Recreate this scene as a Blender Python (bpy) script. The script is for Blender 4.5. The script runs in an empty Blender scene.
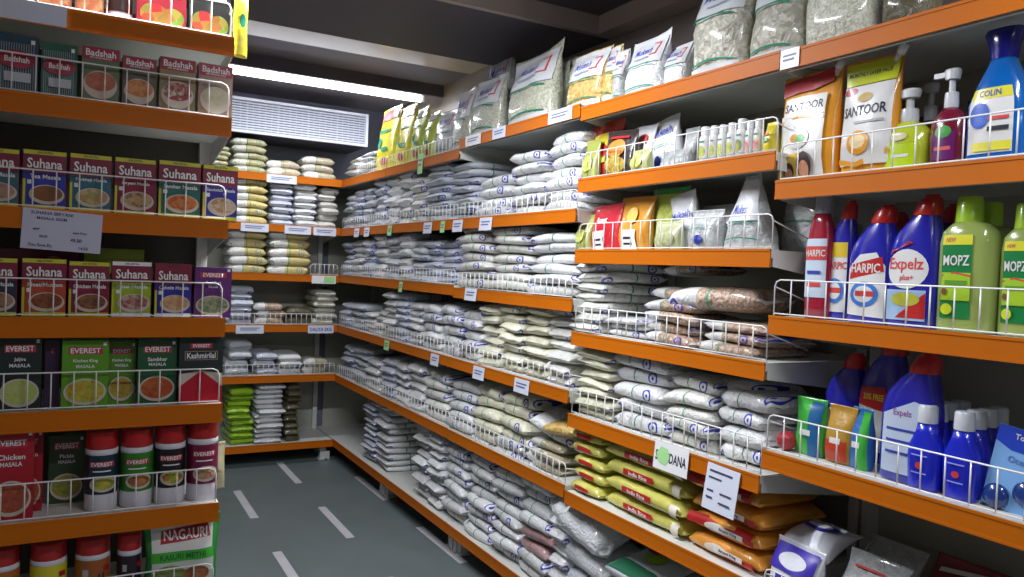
import bpy, bmesh, math, random
from mathutils import Vector, Matrix, noise
random.seed(7)
PI = math.pi
C = bpy.context.scene.collection
# ------------------------------------------------------------------ camera
EYE = 1.41
F = 770.49
yaw, pitch, roll = math.radians(29.34), math.radians(-1.386), math.radians(2.3985)
fw = Vector((math.sin(yaw)*math.cos(pitch), math.cos(yaw)*math.cos(pitch), math.sin(pitch)))
rt = Vector((math.cos(yaw), -math.sin(yaw), 0)); up = rt.cross(fw)
r2 = math.cos(roll)*rt + math.sin(roll)*up
u2 = -math.sin(roll)*rt + math.cos(roll)*up
cam = bpy.data.objects.new('camera', bpy.data.cameras.new('camera')); C.objects.link(cam)
cam.matrix_world = Matrix(((r2.x, u2.x, -fw.x, 0), (r2.y, u2.y, -fw.y, 0), (r2.z, u2.z, -fw.z, EYE), (0, 0, 0, 1)))
cam.data.sensor_width = 36; cam.data.lens = F/1024*36; cam.data.clip_start = .02
bpy.context.scene.camera = cam
# measuring helpers: real positions of things seen at a pixel column on a known shelf front
def RY(px, z, X=1.6):            # Y on the plane X (long rack) at height z above the floor
    k = (px-512)/F; a = r2 - k*fw
    return -(a.x*X + a.z*(z-EYE))/a.y
def LX(px, z, Y):                # X on the plane Y
    k = (px-512)/F; a = r2 - k*fw
    return -(a.y*Y + a.z*(z-EYE))/a.x
def ZZ(py, X, Y):                # height of a point above (X,Y) seen at row py
    k = (py-288.5)/F; a = -u2 - k*fw
    return -(a.x*X + a.y*Y)/a.z + EYE
# ------------------------------------------------------------------ materials
MC = {}
def nt(m):
    m.use_nodes = True
    return m.node_tree, m.node_tree.nodes, m.node_tree.links, m.node_tree.nodes['Principled BSDF']
def mat(c, rough=.5, metal=0, spec=.5, coat=0, trans=0, bump=0, bscale=40, var=0, key=None):
    k = ('m', c, spec, rough, metal, coat, trans, bump, bscale, var)
    if k in MC: return MC[k]
    m = bpy.data.materials.new(key or 'paint'); t, n, l, b = nt(m)
    b.inputs['Base Color'].default_value = (*c, 1); b.inputs['Roughness'].default_value = rough
    b.inputs['Metallic'].default_value = metal; b.inputs['Specular IOR Level'].default_value = spec
    b.inputs['Coat Weight'].default_value = coat; b.inputs['Coat Roughness'].default_value = .1
    b.inputs['Transmission Weight'].default_value = trans
    if bump or var:
        tc = n.new('ShaderNodeTexCoord'); nz = n.new('ShaderNodeTexNoise'); nz.inputs['Scale'].default_value = bscale
        nz.inputs['Detail'].default_value = 3
        l.new(tc.outputs['Object'], nz.inputs['Vector'])
        if bump:
            bp = n.new('ShaderNodeBump'); bp.inputs['Strength'].default_value = bump; bp.inputs['Distance'].default_value = .01
            l.new(nz.outputs['Fac'], bp.inputs['Height']); l.new(bp.outputs['Normal'], b.inputs['Normal'])
        if var:
            mx = n.new('ShaderNodeMix'); mx.data_type = 'RGBA'; l.new(nz.outputs['Fac'], mx.inputs[0])
            mx.inputs[6].default_value = (*[v*(1-var) for v in c], 1); mx.inputs[7].default_value = (*[min(1, v*(1+var)) for v in c], 1)
            l.new(mx.outputs[2], b.inputs['Base Color'])
    MC[k] = m; return m
def food(c1, c2, c3=None, sc=120):
    k = ('f', c1, c2, c3, sc)
    if k in MC: return MC[k]
    m = bpy.data.materials.new('printed food picture'); t, n, l, b = nt(m)
    tc = n.new('ShaderNodeTexCoord'); v = n.new('ShaderNodeTexVoronoi'); v.inputs['Scale'].default_value = sc
    l.new(tc.outputs['Object'], v.inputs['Vector'])
    s = n.new('ShaderNodeSeparateColor'); l.new(v.outputs['Color'], s.inputs[0])
    r = n.new('ShaderNodeValToRGB'); l.new(s.outputs[0], r.inputs[0])
    e = r.color_ramp.elements; e[0].color = (*c1, 1); e[1].color = (*c2, 1)
    if c3: x = e.new(.5); x.color = (*c3, 1)
    l.new(r.outputs[0], b.inputs['Base Color']); b.inputs['Roughness'].default_value = .35
    MC[k] = m; return m
def bagmat(kind):
    """printed clear plastic sack: granules behind a film, a green line, a round blue mark, crinkles"""
    k = ('bag', kind)
    if k in MC: return MC[k]
    P = {  # base, grain, second half colour or None, mark colour, line colour, grain scale, grain mix
     'white': ((.76,.77,.77),(.58,.59,.58),None,(.03,.04,.42),(.05,.25,.15),260,.4),
     'rice':  ((.76,.76,.71),(.58,.58,.52),None,(.04,.05,.42),(.03,.28,.17),230,.5),
     'blue':  ((.62,.65,.72),(.44,.48,.58),None,(.03,.05,.45),(.03,.2,.3),200,.5),
     'grey':  ((.60,.63,.66),(.44,.47,.51),None,(.03,.05,.38),(.05,.2,.2),200,.5),
     'cream': ((.74,.73,.57),(.56,.55,.40),None,(.04,.05,.42),(.08,.3,.15),230,.5),
     'yelwh': ((.62,.52,.20),(.42,.33,.10),(.74,.74,.70),(.2,.3,.3),(.1,.3,.15),200,.35),
     'tan':   ((.50,.44,.30),(.33,.27,.16),(.68,.67,.62),(.3,.3,.3),(.1,.3,.15),200,.5),
     'brown': ((.28,.16,.10),(.62,.48,.37),(.68,.67,.66),(.03,.04,.42),(.03,.3,.17),130,1.),
     'lime':  ((.35,.60,.02),(.12,.22,.01),None,(.5,.7,.05),(.1,.2,.02),60,.35),
     'dark':  ((.12,.10,.05),(.05,.05,.03),None,(.1,.1,.02),(.1,.1,.02),90,.6),
     'olive': ((.46,.44,.24),(.28,.28,.14),(.62,.62,.52),(.2,.3,.2),(.05,.15,.05),160,.5),
     'pink':  ((.45,.28,.28),(.3,.18,.18),None,(.5,.2,.2),(.3,.1,.1),200,.5),
     'makhana': ((.66,.64,.54),(.34,.33,.25),None,None,None,70,1.),
     'grain': ((.62,.62,.52),(.36,.36,.28),None,None,None,220,1.),
     'poha':  ((.60,.60,.48),(.36,.37,.27),None,None,None,140,1.),
     'pasta': ((.55,.33,.06),(.85,.62,.25),None,None,None,90,1.),
     'plain': ((.72,.73,.74),(.55,.57,.60),None,None,None,120,.3),
     'clear': ((.40,.42,.42),(.62,.64,.64),None,None,None,80,.6),
    }[kind]
    base, gr, half, mark, line, gs, gm = P
    m = bpy.data.materials.new('film over '+kind); t, n, l, b = nt(m)
    tc = n.new('ShaderNodeTexCoord')
    vo = n.new('ShaderNodeTexVoronoi'); vo.inputs['Scale'].default_value = gs; l.new(tc.outputs['Object'], vo.inputs['Vector'])
    sc = n.new('ShaderNodeSeparateColor'); l.new(vo.outputs['Color'], sc.inputs[0])
    def mth(op, a, bb=None, clamp=False):
        x = n.new('ShaderNodeMath'); x.operation = op; x.use_clamp = clamp
        for i, q in enumerate((a, bb)):
            if q is None: continue
            if hasattr(q, 'links'): l.new(q, x.inputs[i])
            else: x.inputs[i].default_value = q
        return x.outputs[0]
    def mix(f, a, bb):
        x = n.new('ShaderNodeMix'); x.data_type = 'RGBA'
        if hasattr(f, 'links'): l.new(f, x.inputs[0])
        else: x.inputs[0].default_value = f
        for i, q in ((6, a), (7, bb)):
            if hasattr(q, 'links'): l.new(q, x.inputs[i])
            else: x.inputs[i].default_value = (*q, 1)
        return x.outputs[2]
    col = mix(mth('MULTIPLY', sc.outputs[0], gm), base, gr)
    uv = n.new('ShaderNodeSeparateXYZ'); l.new(tc.outputs['UV'], uv.inputs[0]); U, V = uv.outputs[0], uv.outputs[1]
    oi = n.new('ShaderNodeObjectInfo'); gi = n.new('ShaderNodeNewGeometry'); rnd = mth('FRACT', mth('ADD', oi.outputs['Random'], gi.outputs['Random Per Island']))
    if half: col = mix(mth('LESS_THAN', U, .42 if kind != 'brown' else .38), col, half)
    if line: col = mix(mth('LESS_THAN', mth('ABSOLUTE', mth('SUBTRACT', U, mth('ADD', .40, mth('MULTIPLY', rnd, .12)))), .012), col, line)
    if mark:
        for jj, (cu, cv, ru, rv) in enumerate(((.76, .5, .075, .085), (.06, .60, .055, .11), (.95, .35, .05, .14))):
            gate = mth('LESS_THAN', mth('FRACT', mth('MULTIPLY', rnd, 7.3+3.1*jj)), .9 if kind == 'blue' else (.5 if jj else .42))
            du = mth('DIVIDE', mth('SUBTRACT', U, mth('ADD', cu-.03, mth('MULTIPLY', rnd, .06))), ru); dv = mth('DIVIDE', mth('SUBTRACT', V, cv), rv)
            d = mth('SQRT', mth('ADD', mth('MULTIPLY', du, du), mth('MULTIPLY', dv, dv)))
            col = mix(mth('MULTIPLY', gate, mth('MULTIPLY', mth('LESS_THAN', d, 1.), mth('GREATER_THAN', mth('ABSOLUTE', mth('SUBTRACT', d, .45)), .2))), col, mark)
    hv = n.new('ShaderNodeHueSaturation'); l.new(col, hv.inputs['Color']); l.new(mth('ADD', .86, mth('MULTIPLY', rnd, .28)), hv.inputs['Value'])
    l.new(hv.outputs[0], b.inputs['Base Color'])
    nz = n.new('ShaderNodeTexNoise'); nz.inputs['Scale'].default_value = 34; nz.inputs['Detail'].default_value = 5; nz.inputs['Distortion'].default_value = 1.5
    l.new(tc.outputs['Object'], nz.inputs['Vector'])
    bp = n.new('ShaderNodeBump'); bp.inputs['Strength'].default_value = .8; bp.inputs['Distance'].default_value = .014
    l.new(nz.outputs['Fac'], bp.inputs['Height']); l.new(bp.outputs['Normal'], b.inputs['Normal'])
    b.inputs['Roughness'].default_value = .38; b.inputs['Coat Weight'].default_value = .6; b.inputs['Coat Roughness'].default_value = .12
    MC[k] = m; return m
def emis(c, s):
    m = bpy.data.materials.new('glowing tube'); t, n, l, b = nt(m)
    b.inputs['Emission Color'].default_value = (*c, 1); b.inputs['Emission Strength'].default_value = s; return m
ORANGE = mat((.50,.125,.002), .5, spec=.2, coat=0, var=.06, bscale=9, key='orange enamel')
WHITEM = mat((.62,.62,.60), .35, key='white enamel')
WIRE = mat((.78,.78,.76), .3, coat=.3, key='white coated wire')
SHELF = mat((.60,.61,.57), .45, key='pale grey shelf enamel')
PANEL = mat((.40,.40,.34), .6, var=.08, bscale=3, key='beige back panel')
INK = mat((.02,.02,.04), .5, key='black ink'); WHITE = mat((.80,.80,.80), .4, key='white print')
PAPER = mat((.66,.70,.80), .5, key='white card'); GREENP = mat((.38,.72,.30), .5, key='green card')
# ------------------------------------------------------------------ mesh helpers
def mkobj(name, bm, mats, parent=None, smooth=False, loc=None):
    me = bpy.data.meshes.new(name)
    bmesh.ops.recalc_face_normals(bm, faces=bm.faces) if not smooth == 'keep' else None
    bm.to_mesh(me); bm.free()
    for m in (mats if isinstance(mats, (list, tuple)) else [mats]): me.materials.append(m)
    if smooth: me.polygons.foreach_set('use_smooth', [True]*len(me.polygons))
    o = bpy.data.objects.new(name, me); C.objects.link(o)
    if parent: o.parent = parent
    if loc: o.location = loc
    return o
def bx(bm, x0, y0, z0, x1, y1, z1, mi=0):
    vs = [bm.verts.new(p) for p in ((x0,y0,z0),(x1,y0,z0),(x1,y1,z0),(x0,y1,z0),(x0,y0,z1),(x1,y0,z1),(x1,y1,z1),(x0,y1,z1))]
    for f in ((3,2,1,0),(4,5,6,7),(0,1,5,4),(1,2,6,5),(2,3,7,6),(3,0,4,7)):
        bm.faces.new([vs[i] for i in f]).material_index = mi
def tube(bm, pts, r, n=6):
    rings = []
    for i, p in enumerate(pts):
        a = pts[max(i-1, 0)]; b = pts[min(i+1, len(pts)-1)]
        d = (Vector(b)-Vector(a)).normalized(); q = d.to_track_quat('Z', 'Y')
        rings.append([bm.verts.new(Vector(p) + q @ Vector((r*math.cos(2*PI*k/n), r*math.sin(2*PI*k/n), 0))) for k in range(n)])
    for a, b in zip(rings, rings[1:]):
        for k in range(n): bm.faces.new((a[k], a[(k+1) % n], b[(k+1) % n], b[k]))
    bm.faces.new(rings[0][::-1]); bm.faces.new(rings[-1])
def lathe(bm, prof, n=24, cx=0, cy=0, mi=0):
    rings = [[bm.verts.new((cx+r*math.cos(2*PI*k/n), cy+r*math.sin(2*PI*k/n), z)) for k in range(n)] for r, z in prof]
    for a, b in zip(rings, rings[1:]):
        for k in range(n): bm.faces.new((a[k], a[(k+1) % n], b[(k+1) % n], b[k])).material_index = mi
    bm.faces.new(rings[0][::-1]).material_index = mi; bm.faces.new(rings[-1]).material_index = mi
def sgp(v, e): return math.copysign(abs(v)**e, v)
def loft(bm, secs, n=24, mi=0):
    """secs: (z, cx, cy, rx, ry, exponent)"""
    rings = []
    for z, cx, cy, rx, ry, e in secs:
        rings.append([bm.verts.new((cx+rx*sgp(math.cos(2*PI*k/n), e), cy+ry*sgp(math.sin(2*PI*k/n), e), z)) for k in range(n)])
    for a, b in zip(rings, rings[1:]):
        for k in range(n): bm.faces.new((a[k], a[(k+1) % n], b[(k+1) % n], b[k])).material_index = mi
    bm.faces.new(rings[0][::-1]).material_index = mi; bm.faces.new(rings[-1]).material_index = mi
def tag(o, label, cat, group=None):
    o['label'] = label; o['category'] = cat
    if group: o['group'] = group
    return o
def struct(name, bm, m):
    o = mkobj(name, bm, m); o['kind'] = 'structure'; return o
def empty(name, loc, rz=0):
    o = bpy.data.objects.new(name, None); o.empty_display_size = .1; C.objects.link(o); o.location = loc; o.rotation_euler = (0, 0, rz); return o
TX = {}
def textmesh(s, bold=.012):
    k = (s, bold)
    if k in TX: return TX[k]
    cu = bpy.data.curves.new('t', 'FONT'); cu.body = s; cu.resolution_u = 2; cu.offset = bold
    o = bpy.data.objects.new('t', cu); C.objects.link(o)
    dg = bpy.context.evaluated_depsgraph_get(); me = bpy.data.meshes.new_from_object(o.evaluated_get(dg))
    vs = [(v.co.x, v.co.y) for v in me.vertices]; fs = [tuple(p.vertices) for p in me.polygons]
    bpy.data.objects.remove(o); bpy.data.curves.remove(cu); bpy.data.meshes.remove(me)
    x0 = min(v[0] for v in vs); x1 = max(v[0] for v in vs); y0 = min(v[1] for v in vs); y1 = max(v[1] for v in vs)
    TX[k] = ([((a-x0)/(x1-x0), (b-y0)/(y1-y0)) for a, b in vs], fs, (x1-x0)/(y1-y0)); return TX[k]
def decal(name, items, fmap, W, H, parent, off0=.0006, step=.0004, nx=1):
    """flat printed shapes laid on a face; fmap(x,z,off) -> point; x in 0..1, z in 0..1"""
    if 1 < len(items) < (6 if name == 'brand_print' else 4):
        for j, it in enumerate(items): o = decal(name, [it], fmap, W, H, parent, off0+step*j, step, nx)
        return o
    bm = bmesh.new(); mats = []
    def mi(m):
        if m not in mats: mats.append(m)
        return mats.index(m)
    for j, it in enumerate(items):
        off = off0 + step*j; k = it[0]; m = mi(it[-1])
        if k == 'rect':
            _, x0, z0, x1, z1, _ = it
            cols = max(1, int(nx*(x1-x0)+.99)); rows = max(1, int(nx*(z1-z0)+.99)) if nx > 1 else 1
            g = [[bm.verts.new(fmap(x0+(x1-x0)*a/cols, z0+(z1-z0)*b/rows, off)) for a in range(cols+1)] for b in range(rows+1)]
            for b in range(rows):
                for a in range(cols): bm.faces.new((g[b][a], g[b][a+1], g[b+1][a+1], g[b+1][a])).material_index = m
        elif k == 'ell' or k == 'poly':
            if k == 'ell':
                _, cx, cz, rx, rz, _ = it; pts = [(cx+rx*math.cos(2*PI*q/24), cz+rz*math.sin(2*PI*q/24)) for q in range(24)]
            else: pts = it[1]; cx = sum(p[0] for p in pts)/len(pts); cz = sum(p[1] for p in pts)/len(pts)
            if nx > 1 and k == 'poly':
                np_ = []
                for (xa, za), (xb, zb) in zip(pts, pts[1:]+pts[:1]):
                    q = max(1, int(math.hypot(xb-xa, zb-za)/.07)); np_ += [(xa+(xb-xa)*i/q, za+(zb-za)*i/q) for i in range(q)]
                pts = np_
            c = bm.verts.new(fmap(cx, cz, off)); q = len(pts); R_ = (.2,.4,.6,.8,1.) if nx > 1 else (1.,)
            rings = [[bm.verts.new(fmap(cx+(x-cx)*r, cz+(z-cz)*r, off)) for x, z in pts] for r in R_]
            for a in range(q):
                b = (a+1) % q
                bm.faces.new((c, rings[0][a], rings[0][b])).material_index = m
                for r0, r1 in zip(rings, rings[1:]): bm.faces.new((r0[a], r1[a], r1[b], r0[b])).material_index = m
        elif k == 'band':      # band of given height following points
            _, pts, hh, _ = it
            for (xa, za), (xb, zb) in zip(pts, pts[1:]):
                bm.faces.new([bm.verts.new(fmap(*p, off)) for p in ((xa, za-hh), (xb, zb-hh), (xb, zb+hh), (xa, za+hh))]).material_index = m
        elif k == 'txt':
            _, s, cx, cz, hh, ww, m_ = it
            vs2, fs, asp = textmesh(s, .02)
            h = hh; w = min(ww, hh*H*asp/W)
            if hh*H*asp/W > ww*1.35: h = hh*.8
            vs = [bm.verts.new(fmap(cx-w/2+w*a, cz-h/2+h*b, off)) for a, b in vs2]
            for f in fs:
                try: bm.faces.new([vs[i] for i in f]).material_index = m
                except ValueError: pass
    return mkobj(name, bm, mats, parent, smooth='keep')
# ------------------------------------------------------------------ lying bags
def bagmesh(L, W, T, seed, kind, e=.56, droop=0., nu=13, nv=20, smoothn=1.):
    bm = bmesh.new(); uvl = bm.loops.layers.uv.new('UVMap'); rings = []
    us = [-1, -.975, -.94, -.86, -.68, -.35, 0, .35, .68, .86, .94, .975, 1]
    sv = Vector((seed*3.7, seed*1.3, seed*2.1))
    for u in us:
        a = abs(u)
        t = T*max(.18, (1-min(1, a/.975)**8.))**.5 if a < .975 else T*.16
        w = W*(.90+.10*(1-a**2)) * 1
        sh = noise.noise(sv+Vector((u*1.7, 0, 0)))*T*.10*smoothn
        dz = -droop*a**3*T*.22 - (T*.05*a**2)
        ring = []
        for k in range(nv):
            th = 2*PI*k/nv; c, s = math.cos(th), math.sin(th)
            y = w/2*sgp(c, e); z = t/2*sgp(s, e*1.15)
            p = Vector((u*L/2, y, z))
            d = noise.noise(sv+p*16)*T*.10*smoothn + noise.noise(sv+p*45)*T*.05*smoothn
            if a < .9: p += Vector((0, c, s*.7))*d
            else: p.z += noise.noise(sv+Vector((u*3, y*30, 0)))*T*.16*smoothn; p.x += noise.noise(sv+Vector((9, y*22, u)))*.008
            p.z += sh+dz; ring.append(bm.verts.new(p))
        rings.append(ring)
    for i, (a, b) in enumerate(zip(rings, rings[1:])):
        for k in range(nv):
            f = bm.faces.new((a[k], a[(k+1) % nv], b[(k+1) % nv], b[k]))
            u0, u1 = (us[i]+1)/2, (us[i+1]+1)/2
            for lp, (q, w_) in zip(f.loops, ((u0, k/nv), (u0, (k+1)/nv), (u1, (k+1)/nv), (u1, k/nv))): lp[uvl].uv = (q, w_)
    bm.faces.new(rings[0][::-1]); bm.faces.new(rings[-1])
    me = bpy.data.meshes.new('grain_bag'); bmesh.ops.recalc_face_normals(bm, faces=bm.faces); bm.to_mesh(me); bm.free()
    me.materials.append(bagmat(kind)); me.polygons.foreach_set('use_smooth', [True]*len(me.polygons)); return me
ORD = ['lowest','second','third','fourth','fifth','sixth','seventh','eighth','ninth','tenth','eleventh','twelfth','thirteenth']
ORDN = ['first']+ORD[1:]+['fourteenth','fifteenth','sixteenth']
DESC = {'white':'white sugar bag','rice':'clear rice bag','blue':'blue-printed grain bag','grey':'greyish grain bag','cream':'cream lentil bag',
        'yelwh':'yellow-and-white lentil bag','tan':'tan grain bag','brown':'brown bean bag','lime':'shiny lime-green bag','dark':'dark brown bag',
        'olive':'olive-tinted bag','pink':'pinkish grain bag','plain':'plain white bag','clear':'clear plastic bag'}
counts = {}
def stack(rack, zs, px0, px1, n, ytop, kind, mode='end', depth=.30, back=.03, shelf='', jit=1., kinds=None):
    """a column of n bags between two pixel columns of a shelf front; rack R (faces -X) or B (faces -Y)"""
    key = (rack, shelf); idx = counts.get(key, 0); counts[key] = idx+1
    zs = zs+.001
    if rack in 'RM':
        ya = RY(px0, zs, 1.6+back); yb = RY(px1, zs, 1.6+back); cy = (ya+yb)/2; wid = abs(ya-yb); top = ZZ(ytop, 1.6+back+.05, cy)
    else:
        xa = LX(px0, zs, 5.35+back); xb = LX(px1, zs, 5.35+back); cx = (xa+xb)/2; wid = abs(xb-xa); top = ZZ(ytop, cx, 5.35+back+.05)
    T = (top-zs)/n; wid *= .99
    if mode == 'end': L, W = depth, wid
    else: L, W = wid, depth
    ms = [bagmesh(L, W, T*1.18, random.randint(0, 999), k, droop=random.uniform(0, .6)) for k in (kinds or [kind, kind, kind])]
    place = {'R': 'long rack', 'B': 'end rack', 'M': 'middle bay'}[rack]
    frm = {'R': 'from the corner', 'B': 'from the left', 'M': 'from the left'}[rack]
    for i in range(n):
        me = ms[(i*7+idx) % len(ms)] if kinds is None else ms[min(i*len(ms)//n, len(ms)-1)]
        o = bpy.data.objects.new('grain_bag', me); C.objects.link(o); o['_s'] = wid*T
        dd = random.uniform(-.014, .022)*jit; da = random.uniform(-.010, .010)*jit; rz = random.uniform(-.09, .09)*jit
        z = zs+T*(i+.5)
        if rack in 'RM':
            o.location = (1.6+back+(L if mode == 'end' else W)/2+dd, cy+da, z)
            o.rotation_euler = (random.uniform(-.05, .05), random.uniform(-.04, .04), (0 if mode == 'end' else -PI/2)+rz)
        else:
            o.location = (cx+da, 5.35+back+(L if mode == 'end' else W)/2+dd, z)
            o.rotation_euler = (random.uniform(-.02, .02), 0, (PI/2 if mode == 'end' else 0)+rz)
        kk = kind if kinds is None else kinds[min(i*len(kinds)//n, len(kinds)-1)]
        pos = 'topmost' if i == n-1 else ORD[i]
        if n == 1: pos = 'single'
        tag(o, f"{DESC[kk]}, {pos} in the {ORDN[idx]} stack {frm}, {shelf} shelf of {place}", 'bag', f"grain bags stacked on the {shelf} shelf of the {place}")
def loose(X, Y, Z, L, W, T, kind, rot, label, sm=1., name='grain_bag', cat='bag', group=None, e=.62):
    me = bagmesh(L, W, T, random.randint(0, 999), kind, smoothn=sm, e=e)
    o = bpy.data.objects.new(name, me); C.objects.link(o); o.location = (X, Y, Z); o.rotation_euler = rot
    return tag(o, label, cat, group)
# ------------------------------------------------------------------ racks
def guard(x0, x1, z, h, parent, y=.012, sp=.05, r=.0019):
    bm = bmesh.new(); c = .018
    pts = [(x0, y, z), (x0, y, z+h-c), (x0+c*.3, y, z+h-c*.3), (x0+c, y, z+h), (x1-c, y, z+h), (x1-c*.3, y, z+h-c*.3), (x1, y, z+h-c), (x1, y, z)]
    tube(bm, pts, r*1.15); tube(bm, [(x0, y, z+.006), (x1, y, z+.006)], r)
    n = max(2, round((x1-x0)/sp))
    for i in range(1, n): x = x0+(x1-x0)*i/n; tube(bm, [(x, y, z+.003), (x, y, z+h)], r, 5)
    for x in (x0, x1):
        tube(bm, [(x, y, z+h-c), (x, y+.16, z+.03)], r, 5)
    return mkobj('wire_guard', bm, WIRE, parent, True)
def rack(name, loc, rz, W, D, levels, label, cat='shelving', lip0=0, guards={}, post_h=2.1, feet=True, panel0=0, group=None, side=None, gsp=.05, gh=.095, lip=.046, panel=None):
    t = empty(name, loc, rz); tag(t, label, cat, group)
    bm = bmesh.new(); bx(bm, panel0, D-.012, .12, W, D, post_h-.02)
    for z in [l+.14 for l in levels if l+.2 < post_h]: bx(bm, panel0, D-.0145, z, W, D-.012, z+.004)
    mkobj('back_panel', bm, panel or PANEL, t)
    for x in (.004, W-.036):
        bm = bmesh.new(); bx(bm, x, D-.05, 0, x+.032, D-.014, post_h)
        for k in range(int(post_h/.1)): bx(bm, x+.012, D-.0515, .08+k*.1, x+.020, D-.05, .11+k*.1)
        bx(bm, x, .05, .0, x+.032, D-.05, .06) if feet else None
        mkobj('upright', bm, WHITEM, t)
    if feet:
        for x in (.03, W-.07):
            bm = bmesh.new(); bx(bm, x, .06, 0, x+.04, .10, levels[-1]-.03); bx(bm, x-.01, .05, 0, x+.05, .11, .008); mkobj('foot', bm, WHITEM, t)
    for i, z in enumerate(levels):
        bm = bmesh.new(); bx(bm, .002, .003, z-.022, W-.002, D-.015, z)
        bx(bm, .002, .02, z-.045, W-.002, .03, z-.02)
        for x in (.0, W-.0025):     # cantilever brackets
            vs = [(x, .01, z-.003), (x, D-.03, z-.003), (x, D-.03, z-.10), (x, .01, z-.045)]
            a = [bm.verts.new(p) for p in vs]; b = [bm.verts.new((p[0]+.0025, p[1], p[2])) for p in vs]
            bm.faces.new(a); bm.faces.new(b[::-1])
            for k in range(4): bm.faces.new((a[k], a[(k+1) % 4], b[(k+1) % 4], b[k]))
        s = mkobj('shelf', bm, SHELF, t)
        bm = bmesh.new(); bx(bm, lip0+.001, -.002, z-lip, W-.001, .003, z+.002); bx(bm, lip0+.001, -.0035, z-.004, W-.001, .0, z+.003); bx(bm, lip0+.001, -.0035, z-lip-.001, W-.001, .0, z-lip+.005)
        lp = mkobj('shelf_lip', bm, ORANGE, s); lp['label'] = 'orange enamelled shelf edge'
        for (a, b) in guards.get(i, []): guard(a, b, z+.002, gh, t, sp=gsp)
    if side:
        bm = bmesh.new(); bx(bm, side, .05, .1, side+.006, D-.02, levels[0]); mkobj('side_panel', bm, PANEL, t)
    return t
XR = 1.6; YB = 5.35
lv = lambda *a: [EYE+q for q in a]
LF1 = lv(.578, .235, -.09, -.443, -.795, -1.255); LF2 = lv(.622, .234, -.10, -.443, -.797, -1.255)
LM = lv(.606, .342, .082, -.221, -.525, -.815, -1.255); LN = lv(.600, .262, -.094, -.452, -.86, -1.255)
LB = lv(.578, .240, -.095, -.443, -.790, -1.260); LL = lv(.617, .391, .104, -.173, -.416, -.700, -.975, -1.25)
# ================================================================== SETTING
FLOOR = mat((.13,.16,.16), .42, var=.18, bscale=4, bump=.03, key='grey green vinyl floor')
CEILD = mat((.075,.06,.085), .5, key='dark ceiling panel'); BROWN = mat((.34,.28,.25), .45, var=.1, bscale=3, key='brown ceiling board')
LITE = mat((.34,.31,.35), .55, key='pale soffit'); WALLB = mat((.16,.17,.22), .6, var=.08, bscale=2, key='blue grey wall')
BEAM = mat((.50,.40,.27), .3, coat=.5, var=.12, bscale=4, bump=.05, key='glossy beige beam')
bm = bmesh.new(); bx(bm, -2.3, -2.2, -.1, 2.25, 6.0, 0); struct('floor', bm, FLOOR)
bm = bmesh.new(); bx(bm, -2.3, 5.83, 0, 2.25, 5.95, 3.0); struct('wall_back', bm, WALLB)
bm = bmesh.new(); bx(bm, 2.08, -2.2, 0, 2.2, 5.83, 3.0); struct('wall_right', bm, mat((.20,.165,.15), .5, var=.1, bscale=3))
bm = bmesh.new(); bx(bm, -2.3, -2.2, 0, -2.2, 5.83, 3.0); struct('wall_left', bm, BROWN)
bm = bmesh.new(); bx(bm, -2.2, -2.2, 0, 2.08, -2.1, 3.0); struct('wall_front', bm, BROWN)
bm = bmesh.new(); bx(bm, -2.2, -2.1, 2.72, 2.08, 5.83, 2.82); bx(bm, -2.2, -2.1, 2.552, 2.08, 2.839, 2.60); struct('ceiling', bm, CEILD)
bm = bmesh.new(); bx(bm, -2.2, 2.84, 2.47, 2.08, 2.87, 2.719); struct('trim_1', bm, BROWN)
bm = bmesh.new(); bx(bm, -2.2, 2.871, 2.475, 2.08, 3.62, 2.719); struct('trim_10', bm, mat((.05,.038,.055), .6))  # soffit behind the brown face, its underside shade put into the dark colour
bm = bmesh.new(); bx(bm, -2.2, 4.02, 2.61, 2.08, 4.34, 2.719); struct('trim_2', bm, BEAM)
bm = bmesh.new(); bx(bm, -2.2, 4.341, 2.612, 2.08, 4.74, 2.719); bx(bm, -2.2, 4.74, 2.535, 2.08, 4.77, 2.719); struct('trim_3', bm, mat((.11,.095,.13), .7))
bm = bmesh.new(); bx(bm, -2.2, 4.771, 2.60, 2.08, 5.829, 2.719); struct('trim_4', bm, LITE)
bm = bmesh.new(); bx(bm, 1.98, -2.1, 2.47, 2.079, 2.839, 2.5515); struct('trim_5', bm, BROWN)
for k, y in enumerate((2.2, 1.6, 1.0)):
    bm = bmesh.new(); bx(bm, -2.2, y, 2.542, 1.979, y+.025, 2.5515); struct('trim_%d' % (6+k), bm, mat((.03,.03,.04), .5))
bm = bmesh.new(); bx(bm, 1.5, -2.1, 2.542, 1.525, 2.839, 2.5515); struct('trim_9', bm, mat((.03,.03,.04), .5))
# floor tape dashes
TAPE = mat((.50,.50,.52), .6, var=.1, bscale=12, key='white tape'); 
names = ['left', 'middle', 'right']
for r, (X, rows) in enumerate(((.865, (4.84, 3.75, 2.65, 1.5)), (1.248, (5.42, 4.35, 3.25, 2.15)), (1.636, (4.89, 3.82, 2.75)))):
    for q, y in enumerate(rows):
        bm = bmesh.new(); bx(bm, X-.022, y-.55, .0002, X+.022, y, .0012)
        o = mkobj('floor_tape', bm, TAPE)
        tag(o, f"white tape dash on grey floor, {names[r]} line, {['farthest','second','third','nearest'][q]} one from the end rack", 'tape', 'white tape dashes on the floor')
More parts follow.
